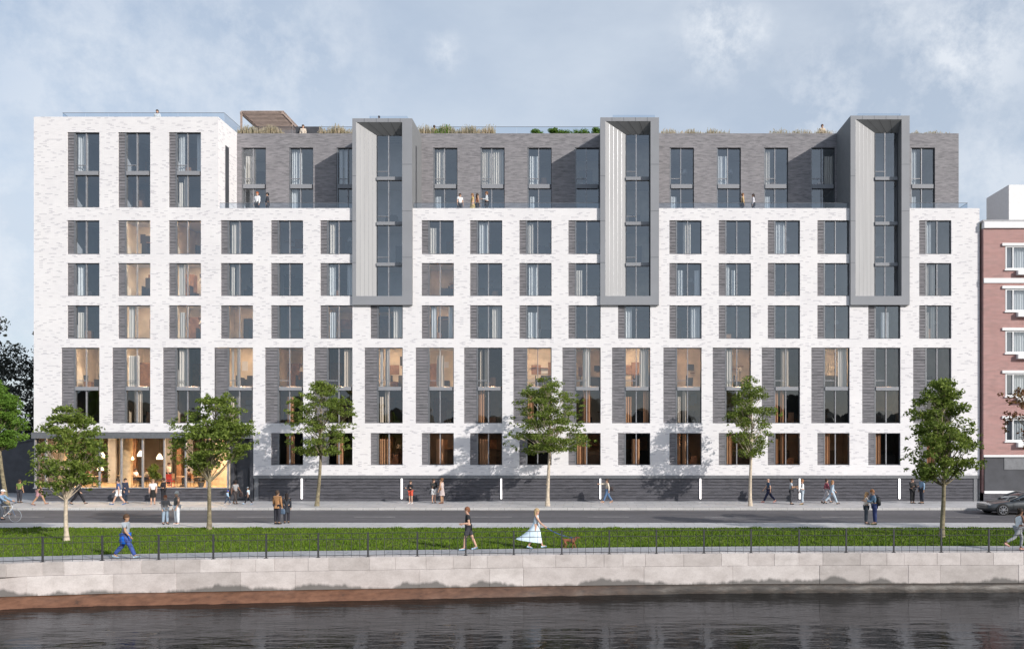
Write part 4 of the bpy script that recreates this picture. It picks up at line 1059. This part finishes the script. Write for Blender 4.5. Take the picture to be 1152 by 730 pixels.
# ================================================================== TREES
def leafblob(g, r, c, a, flat, n, sz):
    for i in range(int(n*1.5)):
        u = Vector((r.gauss(0, 1), r.gauss(0, 1), r.gauss(0, 1))).normalized()*(r.random()**.45)
        p = Vector(c)+Vector((u.x*a, u.y*a, u.z*a*flat))
        nrm = Vector((r.gauss(0, 1), r.gauss(0, 1), .55+r.gauss(0, .8))).normalized()
        t = nrm.cross(Vector((r.gauss(0, 1), r.gauss(0, 1), r.gauss(0, 1)))).normalized(); b = nrm.cross(t)
        s = sz*r.uniform(.6, 1.25)
        g.face([p-t*s, p-b*s*.45, p+t*s, p+b*s*.45])
def tree(pos, H, prof, tr, fork, label, cat='tree', seed=1, nc=60, lp=90, sz=.085, leaf='leaf', bark='bark_md', lean=(0, 0), group='young street trees', ca=(.32, .55), flat=.5, dens=1.0, lim=True):
    r = random.Random(seed); e = empty('street_tree' if group and 'street' in group else 'tree', pos, 0, label, cat, group)
    cr = MB(); tk = MB()
    top = Vector((lean[0], lean[1], H*.93))
    def axis(z):
        t = z/(H*.93); return Vector((lean[0]*t+.06*math.sin(t*6+seed), lean[1]*t+.05*math.cos(t*5+seed)-.05*math.cos(seed), z))
    tk.tube([axis(H*.93*k/14) for k in range(15)], [tr*(1.35 if k == 0 else 1)*(1-.06*k) for k in range(15)], 8)
    z0, z1 = prof[0][0]*H, prof[-1][0]*H
    def rad(z):
        f = z/H
        for a, b in zip(prof, prof[1:]):
            if a[0] <= f <= b[0]: return a[1]+(b[1]-a[1])*(f-a[0])/(b[0]-a[0])
        return .2
    cents = []; tries = 0
    while len(cents) < nc and tries < 6000:
        tries += 1
        z = r.uniform(z0, z1); rm = rad(z)
        if r.random() > (rm/max(p[1] for p in prof))**1.2+.1: continue
        an = r.uniform(0, 2*math.pi); rr = rm*math.sqrt(r.uniform(.02, 1))*.86
        a = r.uniform(*ca)*(1.0 if rr > rm*.4 else 1.1)
        c = axis(z)+Vector((math.cos(an)*rr, math.sin(an)*rr, 0))
        if any((c-k[0]).length < .42*min(a, k[1]) for k in cents): continue
        cents.append((c, a))
        leafblob(cr, r, c, a, flat, int(lp*dens*a/.42*r.uniform(.6, 1.2)), sz)
        if lim:
            zb = max(fork, c.z-rr*r.uniform(.7, 1.1)-.3); zb = min(zb, H*.85); s = axis(zb)
            m1 = s.lerp(c, .5)+Vector((0, 0, -.06*rr+.02)); rb = tr*.34*(1-zb/H*.6)
            tk.tube([s, m1, c], [rb, rb*.6, .008], 5)
            for q in range(2):
                d = Vector((r.uniform(-1, 1), r.uniform(-1, 1), r.uniform(-.2, .6)))*a*.7
                tk.tube([m1.lerp(c, r.uniform(.2, .8)), c+d], [.012, .005], 4, 0, False)
    # stray sprigs for an uneven outline
    for i in range(nc):
        z = r.uniform(z0, z1); an = r.uniform(0, 6.283); rr = rad(z)*r.uniform(.85, 1.12)
        leafblob(cr, r, axis(z)+Vector((math.cos(an)*rr, math.sin(an)*rr, 0)), .16, .7, int(9*dens), sz)
    tk.build('trunk', bark, e, True); cr.build('crown', leaf, e)
    return e
def gp(px, py): return G(px, py)
tree(gp(75, 608), 5.95, [(.34, .7), (.42, 1.35), (.6, 1.6), (.78, 1.3), (.88, .9), (.98, .3)], .095, 1.75, 'young tree with pale cream trunk on the lawn before the cafe', seed=3, nc=80, lp=66, bark='bark_lt', ca=(.26, .44))
tree(gp(234, 595.5), 6.9, [(.44, .6), (.5, 1.6), (.62, 1.9), (.72, 1.95), (.85, 1.2), (.98, .4)], .11, 2.3, 'layered tree with leaning mossy trunk in front of the cafe corner', seed=8, nc=82, lp=72, lean=(.35, 0), flat=.36, ca=(.34, .6))
def sp_(px): y = -3.75; return ((px-VX)*(y-CAMY)/F, y, 0)
tree(sp_(357), 8.1, [(.4, .8), (.48, 2.0), (.62, 2.0), (.75, 2.2), (.86, 1.8), (.94, 1.1), (1.0, .3)], .13, 3.3, 'street tree rounded at the top at the kerb left of the first metal bay', seed=12, nc=84, lp=72, lean=(.4, 0), flat=.42, ca=(.36, .6))
tree(sp_(617), 8.35, [(.42, 1.6), (.48, 2.9), (.58, 2.6), (.68, 2.35), (.82, 2.2), (.93, 1.5), (1.0, .4)], .13, 3.6, 'broad street tree at the kerb left of the middle metal bay', seed=17, nc=100, lp=74, bark='bark_lt', flat=.4, ca=(.38, .62), lean=(.05, 0))
tree(sp_(845), 8.5, [(.38, .45), (.46, 1.1), (.58, 1.6), (.72, 1.75), (.85, 1.1), (.93, .7), (1.0, .2)], .12, 3.1, 'slim pointed street tree at the kerb right of the middle metal bay', seed=23, nc=70, lp=68, bark='bark_lt', flat=.55, ca=(.34, .55))
tree(gp(1060, 604.5), 7.1, [(.38, 1.0), (.44, 1.6), (.55, 1.7), (.68, 1.45), (.8, 1.35), (.9, 1.0), (1.0, .3)], .12, 2.3, 'dense tall tree on the lawn in front of the right end of the block', seed=31, nc=95, lp=80, flat=.6, ca=(.3, .5))
tree(G(8, 571.5), 8.1, [(.48, .6), (.52, 1.3), (.7, 1.5), (.85, 1.2), (1.0, .3)], .14, 3.6, 'bright green tree cut off by the left edge of the street', seed=40, nc=70, lp=120, leaf='leaf_br', flat=.6, lean=(-.9, 0))
tree(G(1196, 603), 7.9, [(.35, .9), (.5, 1.6), (.62, 2.2), (.85, 2.2), (.92, 1.2), (1.0, .3)], .13, 2.2, 'autumn leaved tree reaching in at the right edge', seed=44, nc=70, lp=36, leaf='leaf_au', lean=(-.2, 0))
# dark trees beyond the left end
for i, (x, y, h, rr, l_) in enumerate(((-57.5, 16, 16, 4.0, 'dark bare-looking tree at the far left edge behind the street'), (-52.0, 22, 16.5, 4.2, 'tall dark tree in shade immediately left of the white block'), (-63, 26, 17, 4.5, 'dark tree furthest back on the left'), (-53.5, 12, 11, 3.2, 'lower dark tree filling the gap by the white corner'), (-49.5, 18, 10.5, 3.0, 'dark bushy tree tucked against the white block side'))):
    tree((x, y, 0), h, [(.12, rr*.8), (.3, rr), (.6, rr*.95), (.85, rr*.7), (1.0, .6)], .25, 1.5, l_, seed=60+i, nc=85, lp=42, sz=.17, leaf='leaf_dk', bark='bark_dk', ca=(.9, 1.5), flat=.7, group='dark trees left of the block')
# dark garage wall at left
e = empty('garden_wall', (-48, 8, 0), 0, 'dark grey garage wall with sloping top left of the white block', 'wall')
g = MB(); g.loft([[(x, 8, 0), (x, 10, 0), (x, 10, h), (x, 8, h)] for x, h in ((-80, 2.6), (-50, 3.3), (-43, 4.6))]); o = g.build('wall_face', 'dark', e); o.location = (48, -8, 0)
g = MB(); g.loft([[(x, 7.9, h), (x, 10.1, h), (x, 10.1, h+.12), (x, 7.9, h+.12)] for x, h in ((-80, 2.602), (-50, 3.302), (-43, 4.602))]); o = g.build('coping', 'frame', e); o.location = (48, -8, 0)

# ================================================================== ROOF ITEMS
def roof_grass(x0, x1, n, seed, label, green=False, y=3.6, h=(.35, .85)):
    g = MB(); r = random.Random(seed); z = RZ+.1
    for i in range(n):
        u = r.random(); X = x0+(x1-x0)*u; Y = y+r.uniform(-.3, .3); hh = r.uniform(*h)*(.7+.5*abs(math.sin(X*1.9)))+.35
        a = r.uniform(0, 3.14); w = r.uniform(.012, .03); dx, dy = math.cos(a)*w, math.sin(a)*w; lx = r.uniform(-.12, .12); ly = r.uniform(-.1, .1)
        g.face([(X-dx, Y-dy, z), (X+dx, Y+dy, z), (X+lx+dx, Y+ly+dy, z+hh*.8), (X+lx*1.3, Y+ly, z+hh)])
        if r.random() < .3: g.face([(X+lx*1.3-.03, Y+ly, z+hh-.1), (X+lx*1.3+.03, Y+ly, z+hh-.05), (X+lx*1.3+.02, Y+ly+.02, z+hh+.06)])
    o = g.build('ornamental_grass', 'leaf_br' if green else 'leaf_dry'); tag(o, label, 'grass', kind='stuff')
def sx(px, y=3.6): return (px-VX)*(y-CAMY)/F
roof_grass(sx(268), sx(318), 1500, 1, 'dry feathery grass on the roof under the pergola')
roof_grass(sx(360), sx(397), 1100, 2, 'dry feathery grass on the roof left of the first bay')
roof_grass(sx(472), sx(556), 2200, 3, 'dry feathery grass on the roof right of the first bay')
roof_grass(sx(743), sx(820), 1300, 4, 'sparse pale grass on the roof right of the middle bay', h=(.2, .6))
roof_grass(sx(864), sx(940), 1000, 5, 'sparse pale grass on the roof left of the right bay', h=(.2, .6))
roof_grass(sx(1026), sx(1068), 900, 6, 'pale grass on the roof right of the right bay', h=(.15, .45))
roof_grass(sx(488), sx(506), 700, 9, 'green grass clump on the roof beside the person in orange', True)
for i, (px, w, l_) in enumerate(((604, .55, 'first green roof shrub from the left'), (624, .42, 'small second green roof shrub'), (635, .55, 'third green roof shrub'), (654, .62, 'largest green roof shrub, second from the middle bay'), (671, .5, 'green roof shrub touching the middle bay'))):
    e = empty('roof_shrub', (sx(px), 3.7, RZ), 0, l_, 'shrub', 'green shrubs along the roof edge')
    g = MB(); r = random.Random(80+i)
    for k in range(7): leafblob(g, r, (r.uniform(-w, w)*.7, r.uniform(-.3, .3), r.uniform(.75, 1.05)), w*.65, .65, 150, .06)
    g.build('foliage', 'leaf_br', e)
    g = MB()
    for k in range(5): g.tube([(0, 0, .1), ((k-2)*.15, .05*k, .6)], .015, 4)
    g.build('stem', 'bark_dk', e)
# pergola
e = empty('pergola', (sx(300, 6), 6, RZ), 0, 'brown timber slatted pergola on the roof', 'pergola')
g = MB()
X1, X2, YA, YB_ = sx(271.5, 3.9), sx(318, 3.9), 3.9, 9.2
ox, oy = sx(300, 6), 6
ztop = CAMZ+(VY-126)/(F/(YA-CAMY))-RZ
for k in range(22):
    y = YA+(YB_-YA)*k/21; g.box(X1-ox, X2-ox+.1, y-oy-.05, y-oy+.05, ztop-.02, ztop+.06)
g.build('slats', 'pergola', e)
g = MB()
for x in (X1, X2): g.box(x-ox-.06, x-ox+.06, YA-oy-.1, YB_-oy+.1, ztop-.2, ztop-.022)
g.build('beam', 'pergola', e)
for x, y in ((X1, YA), (X2, YA+1.8), (X1, YB_), (X2, YB_)):
    g = MB(); g.box(x-ox-.06, x-ox+.06, y-oy-.06, y-oy+.06, 0, ztop-.202); g.build('post', 'pergola', e)

# ================================================================== RAILING
PXP = [-84, -19, 48, 115, 178.5, 240, 299.5, 358, 414, 469.5, 524, 578, 632, 685.5, 738.5, 792, 845, 899, 952, 1005.5, 1059, 1112.5, 1166, 1220]
def fpt(px):
    lo, hi = -60, 60
    for _ in range(40):
        m = (lo+hi)/2; y = qy(m)+.12
        if (m)*F/(y-CAMY)+VX < px: lo = m
        else: hi = m
    return Vector((lo, qy(lo)+.12, .02))
e = empty('railing', fpt(578), 0, 'thin black metal railing along the top of the quay wall', 'railing'); base = fpt(578)
FP = [fpt(p)-base for p in PXP]
for p in FP:
    g = MB(); g.box(p.x-.027, p.x+.027, p.y-.027, p.y+.027, 0, .93); g.box(p.x-.06, p.x+.06, p.y-.06, p.y+.06, 0, .02); g.build('post', 'rail', e)
for a, b in zip(FP, FP[1:]):
    g = MB()
    for z in (.9, .68): g.tube([(a.x, a.y, z), (b.x, b.y, z)], .011, 4, 0, False)
    g.tube([(a.x, a.y, .07), (b.x, b.y, .07)], .012, 4, 0, False)
    for k in range(1, 6):
        p = a.lerp(b, k/6); g.tube([(p.x, p.y, .0), (p.x, p.y, .9)], .0075, 4, 0, False)
    g.build('railing_panel', 'rail', e)

# ================================================================== RED BRICK BUILDING
RB = empty('brick_building', (28, -.3, 0), 0, 'red brick apartment building with white window trim at the right edge', 'building')
rx0, rx1, ry = X0(1104.5), X0(1104.5)+26, -.25
def rX(px): return (px-VX)*(ry-CAMY)/F
def rZ(py): return CAMZ+(VY-py)*(ry-CAMY)/F
rrow = [(303, 277), (350, 325), (397, 372), (445.5, 420), (496, 471)]
cols = [(1131, 1163), (1210, 1242), (1290, 1322), (1370, 1402)]
rh = [(rX(a), rX(b), rZ(yb), rZ(yt)) for (yb, yt) in rrow for a, b in cols]
g = wallsheet(rx0, rx1, rZ(512), rZ(257), rh, ry, .12, '', '')
g.face([(rx0, ry, 0), (rx0, ry, rZ(257)), (rx0, 18, rZ(257)), (rx0, 18, 0)])
def rel(o): o.location = (-28, .3, 0); return o
rel(g.build('brick_wall', 'red_brick', RB))
g = MB(); g.box(rx0, rx1, ry, 18, 0, .6, 0); g.box(rx0+.1, rx1, ry+.05, 18, .6, rZ(512)-.004, 1)
g.box(rx0+.05, rx1, ry-.04, ry+.2, rZ(555), rZ(552), 2)
g.box(rX(1130), rx1, ry+.02, ry+.1, rZ(528), rZ(515), 3)
rel(g.build('base', ['plinth', 'dark', 'white_paint', 'frame_lt'], RB))
g = MB(); g.box(rx0, rx1, ry-.12, ry+.3, rZ(257)+.002, rZ(250)); g.box(rx0, rx1, ry-.06, ry+.05, rZ(318.5), rZ(313)); g.box(rx0, rx1, ry-.05, ry+.05, rZ(514)+.002, rZ(511.5))
rel(g.build('white_band', 'white_paint', RB))
g = MB(); g.box(rx0-.05, rx1, ry-.02, 18, rZ(249.8), rZ(247.5)); rel(g.build('roof', 'frame_lt', RB))
for (a, b, c, d) in rh:
    g = MB(); t = .09
    g.box(a, a+t, ry-.02, ry+.1, c, d); g.box(b-t, b, ry-.02, ry+.1, c, d); g.box(a+t, b-t, ry-.02, ry+.1, c, c+t); g.box(a+t, b-t, ry-.02, ry+.1, d-t, d)
    m_ = a+(b-a)*.27; g.box(m_-.04, m_+.04, ry-.01, ry+.09, c+t, d-t)
    w = rel(g.build('window', 'white_paint', RB))
    g = MB(); g.box(a-.25, b+.25, ry-.1, ry+.02, d+.01, d+.2); g.build('lintel', 'white_paint', w)
    g = MB(); g.box(a-.08, b+.08, ry-.09, ry+.02, c-.1, c-.01); g.build('sill', 'white_paint', w)
    g = MB(); g.face([(a, ry+.07, c), (b, ry+.07, c), (b, ry+.07, d), (a, ry+.07, d)]); g.build('glass', 'glass', w)
    k = curtain_mesh(a+.7, b-.1, c, d, ry+.3, a, .04); k.build('curtain', 'curtain_w', w, True)
    g = MB(); g.box(a-.1, b+.1, ry+.6, ry+.62, c-.1, d+.1); g.build('room', 'room_cool', w)
    g = MB(); g.box(a+.75, b-.3, ry-.3, ry-.012, c-.42, c-.104); g.build('air_conditioner', 'white_paint', w)
# white roof block
zt2 = CAMZ+(VY-208)*(3.2-CAMY)/F
g = MB(); g.box((1135-VX)*(3.2-CAMY)/F, rx1, 3.2, 6.5, 18, zt2); rel(g.build('roof_block', 'white_paint', RB))

# ================================================================== CAR
cg = G(1119.5, 577.9, -.12)
car = empty('parked_car', (cg[0]+1.35, cg[1]+.0, -.12), 0, 'dark grey coupe on the road entering at the right edge', 'car')
def carpaint():
    m, nt, b = newmat('car_paint'); b.inputs['Base Color'].default_value = (.055, .06, .066, 1); b.inputs['Metallic'].default_value = .5; b.inputs['Roughness'].default_value = .28
    b.inputs['Coat Weight'].default_value = .7; n = noise(nt, objvec(nt, geo=False), 40, 2); L(nt, ramp(nt, n, [(.3, (.05, .054, .06)), (.7, (.065, .07, .076))]), b.inputs['Base Color']); return m
M['paint'] = carpaint()
# local x: -front (left), wheelbase 2.7, front wheel at x=-1.35
st = [(-2.2, .32, .52, .55), (-2.12, .22, .62, .78), (-1.9, .18, .7, .87), (-1.35, .17, .78, .92), (-.75, .17, .86, .93), (0, .17, .9, .93), (.8, .17, .93, .93), (1.4, .17, .97, .93), (1.9, .2, .98, .88), (2.2, .3, .92, .8), (2.28, .42, .8, .7)]
rings = []
for x, zb_, zt_, hw in st:
    z = [zb_, zb_+(zt_-zb_)*.35, zb_+(zt_-zb_)*.72, zt_-.03, zt_]
    w = [hw*.92, hw, hw*.985, hw*.9, hw*.72]
    ring = [(x, -a, b_) for a, b_ in zip(w, z)]+[(x, a, b_) for a, b_ in zip(reversed(w), reversed(z))]
    rings.append(ring)
g = MB(); g.loft(rings); body = g.build('body', 'paint', car, True)
m = body.modifiers.new('s', 'SUBSURF'); m.levels = 2; m.render_levels = 2
cab = [(-.85, .84, .85, .74), (-.3, .86, 1.16, .7), (.15, .88, 1.32, .62), (.7, .9, 1.34, .6), (1.3, .92, 1.2, .6), (1.95, .94, .99, .62)]
rings = [[(x, -w_-.1*(zt_ > 1), zb_), (x, -w_, zt_-.06), (x, -w_*.8, zt_), (x, w_*.8, zt_), (x, w_, zt_-.06), (x, w_+.1*(zt_ > 1), zb_)] for x, zb_, zt_, w_ in cab]
g = MB(); g.loft(rings); gh = g.build('greenhouse', 'glass_car', car, True)
g = MB()
for s in (-1, 1):
    g.tube([(-.85, s*.74, .86), (-.3, s*.72, 1.13), (.15, s*.64, 1.29), (.7, s*.62, 1.32), (1.3, s*.62, 1.18), (1.95, s*.64, .98)], .03, 6); g.tube([(.75, s*.66, 1.3), (.8, s*.78, .92)], .03, 6)
g.loft([[(x, -w_*.82, z+.012) for w_ in (1, .5, -.5, -1)] for x, z, w_ in ((.15, 1.32, .62), (.45, 1.345, .61), (.75, 1.34, .6), (1.1, 1.27, .6))], 0, False, False)
g.build('roof', 'paint', car, True)
for wx in (-1.35, 1.35):
    for s in (-1, 1):
        y = s*.83
        g = MB(); circ = lambda rr, yy: [(wx+rr*math.cos(a), yy, .33+rr*math.sin(a)) for a in [2*math.pi*i/24 for i in range(24)]]
        g.loft([circ(.25, y+s*.1), circ(.31, y+s*.11), circ(.33, y+s*.07), circ(.33, y-s*.11)], 0); w = g.build('wheel', cmat((.02, .02, .02), .8), car, True)
        g = MB()
        for k in range(8):
            a = 2*math.pi*k/8; g.tube([(wx+.04*math.cos(a), y+s*.125, .33+.04*math.sin(a)), (wx+.24*math.cos(a), y+s*.12, .33+.24*math.sin(a))], [.03, .018], 4)
        g.tube([(wx+.245*math.cos(a), y+s*.115, .33+.245*math.sin(a)) for a in [2*math.pi*i/24 for i in range(25)]], .014, 5, 0, False)
        g.tube([(wx, y+s*.1, .33), (wx, y+s*.14, .33)], .05, 10); g.build('rim', 'mull', w)
        g = MB(); g.loft([circ(.37, y+s*.095), circ(.37, y+s*.02)]); g.build('wheel_arch', 'black', car)
for s in (-1, 1):
    g = MB(); g.ell((-2.02, s*.62, .6), (.14, .13, .05), 10, 6); g.build('headlight', 'mull', car, True)
    g = MB(); g.ell((-.5, s*1.0, .93), (.08, .1, .06), 8, 6); g.build('wing_mirror', 'paint', car, True)
    g = MB(); g.box(-.72, -.71, s*.935-.004, s*.935+.004, .25, .8); g.box(.62, .63, s*.935-.004, s*.935+.004, .25, .88); g.build('door_seam', 'black', car)

# cafe plants
for px, y, h, l_ in ((174, 1.2, 1.5, 'leafy green pot plant in the middle of the cafe window'), (226, 1.3, 2.0, 'dark tall pot plant at the right of the cafe')):
    e = empty('potted_plant', ((px-VX)*(y-CAMY)/F, y, .9), 0, l_, 'plant')
    g = MB(); g.tube([(0, 0, 0), (0, 0, .35)], [.16, .22], 10); g.build('pot', 'dark', e)
    g = MB(); r = random.Random(px)
    for k in range(6): leafblob(g, r, (r.uniform(-.3, .3), r.uniform(-.2, .2), h*r.uniform(.5, .95)), .32, .8, 70, .11)
    g.build('foliage', 'leaf', e)
    g = MB()
    for k in range(4): g.tube([(0, 0, .3), ((k-1.5)*.15, .03*k, h*.85)], .012, 4)
    g.build('stem', 'bark_md', e)

# ================================================================== CAMERA, LIGHT, WORLD
cd = bpy.data.cameras.new('camera'); cam = bpy.data.objects.new('camera', cd); COL.objects.link(cam)
cam.location = (0, CAMY, CAMZ); cam.rotation_euler = (R(90), 0, 0)
cd.sensor_width = 36; cd.lens = 36*F/1152; cd.shift_x = -(VX-576)/1152; cd.shift_y = (VY-365)/1152
cd.clip_end = 5000; scene.camera = cam
sd = Vector((1.2, -1.0, .72)).normalized()
sl = bpy.data.lights.new('sun', 'SUN'); sl.energy = 3.85; sl.angle = R(.5); sl.color = (1, .95, .88)
so = bpy.data.objects.new('sun', sl); COL.objects.link(so); so.rotation_euler = sd.to_track_quat('Z', 'Y').to_euler()
w = bpy.data.worlds.new('World'); scene.world = w; w.use_nodes = True; nt = w.node_tree
bg = nt.nodes['Background']
sky = N(nt, 'ShaderNodeTexSky', sky_type='NISHITA'); sky.sun_disc = False
sky.sun_elevation = math.asin(sd.z); sky.sun_rotation = math.atan2(sd.x, sd.y); sky.air_density = 1.0; sky.dust_density = 1.5; sky.ozone_density = 1.2
tc = N(nt, 'ShaderNodeTexCoord').outputs['Generated']
mp = N(nt, 'ShaderNodeMapping'); mp.inputs['Scale'].default_value = (1, 1, 2.2); mp.inputs['Location'].default_value = (.37, .1, .05); L(nt, tc, mp.inputs['Vector'])
n1 = noise(nt, mp.outputs[0], 2.1, 7, .58)
cf = ramp(nt, n1, [(.42, (.6, .6, .6)), (.62, (.85, .85, .85)), (.75, (.97, .97, .97))])
n2 = noise(nt, mp.outputs[0], 1.2, 4, .5)
cc = ramp(nt, n2, [(.34, (3.75, 4.4, 5.3)), (.55, (4.25, 4.8, 5.55)), (.75, (4.9, 5.35, 5.95))])
base = mixc(nt, cf, sky.outputs[0], cc)
nz = N(nt, 'ShaderNodeVectorMath', operation='NORMALIZE'); L(nt, tc, nz.inputs[0])
n5 = noise(nt, tc, 13, 8, .66); acc = None
def pdir(px, py): return Vector(((px-VX)/F, 1, (VY-py)/F)).normalized()
for px, py, rad_, st_ in ((812, 40, .075, 1.0), (845, 30, .04, .8), (1085, 55, .13, .75), (1010, 20, .08, .5), (500, 60, .035, .6), (930, 110, .1, .55), (300, 70, .2, .45), (120, 100, .22, .45), (10, 290, .25, .5), (1120, 190, .14, .45)):
    dd = N(nt, 'ShaderNodeVectorMath', operation='DISTANCE'); L(nt, nz.outputs[0], dd.inputs[0]); dd.inputs[1].default_value = pdir(px, py)
    mr = N(nt, 'ShaderNodeMapRange', interpolation_type='SMOOTHSTEP'); mr.inputs[1].default_value = rad_; mr.inputs[2].default_value = 0; mr.inputs[4].default_value = st_; L(nt, dd.outputs['Value'], mr.inputs[0])
    if acc is None: acc = mr.outputs[0]
    else:
        mm = N(nt, 'ShaderNodeMath', operation='MAXIMUM'); L(nt, acc, mm.inputs[0]); L(nt, mr.outputs[0], mm.inputs[1]); acc = mm.outputs[0]
nn = N(nt, 'ShaderNodeMapRange'); nn.inputs[1].default_value = .42; nn.inputs[2].default_value = .62; L(nt, n5, nn.inputs[0])
mu = N(nt, 'ShaderNodeMath', operation='MULTIPLY'); L(nt, acc, mu.inputs[0]); L(nt, nn.outputs[0], mu.inputs[1])
L(nt, mixc(nt, mu.outputs[0], base, (6.1, 6.35, 6.7)), bg.inputs[0]); bg.inputs[1].default_value = .13
vs = scene.view_settings; vs.view_transform = 'Standard'; vs.look = 'None'; vs.exposure = 0.2; vs.gamma = 1
scene.render.engine = 'CYCLES'
scene.cycles.max_bounces = 6; scene.cycles.transparent_max_bounces = 12; scene.cycles.glossy_bounces = 3; scene.cycles.diffuse_bounces = 3
scene.cycles.caustics_reflective = False; scene.cycles.caustics_refractive = False
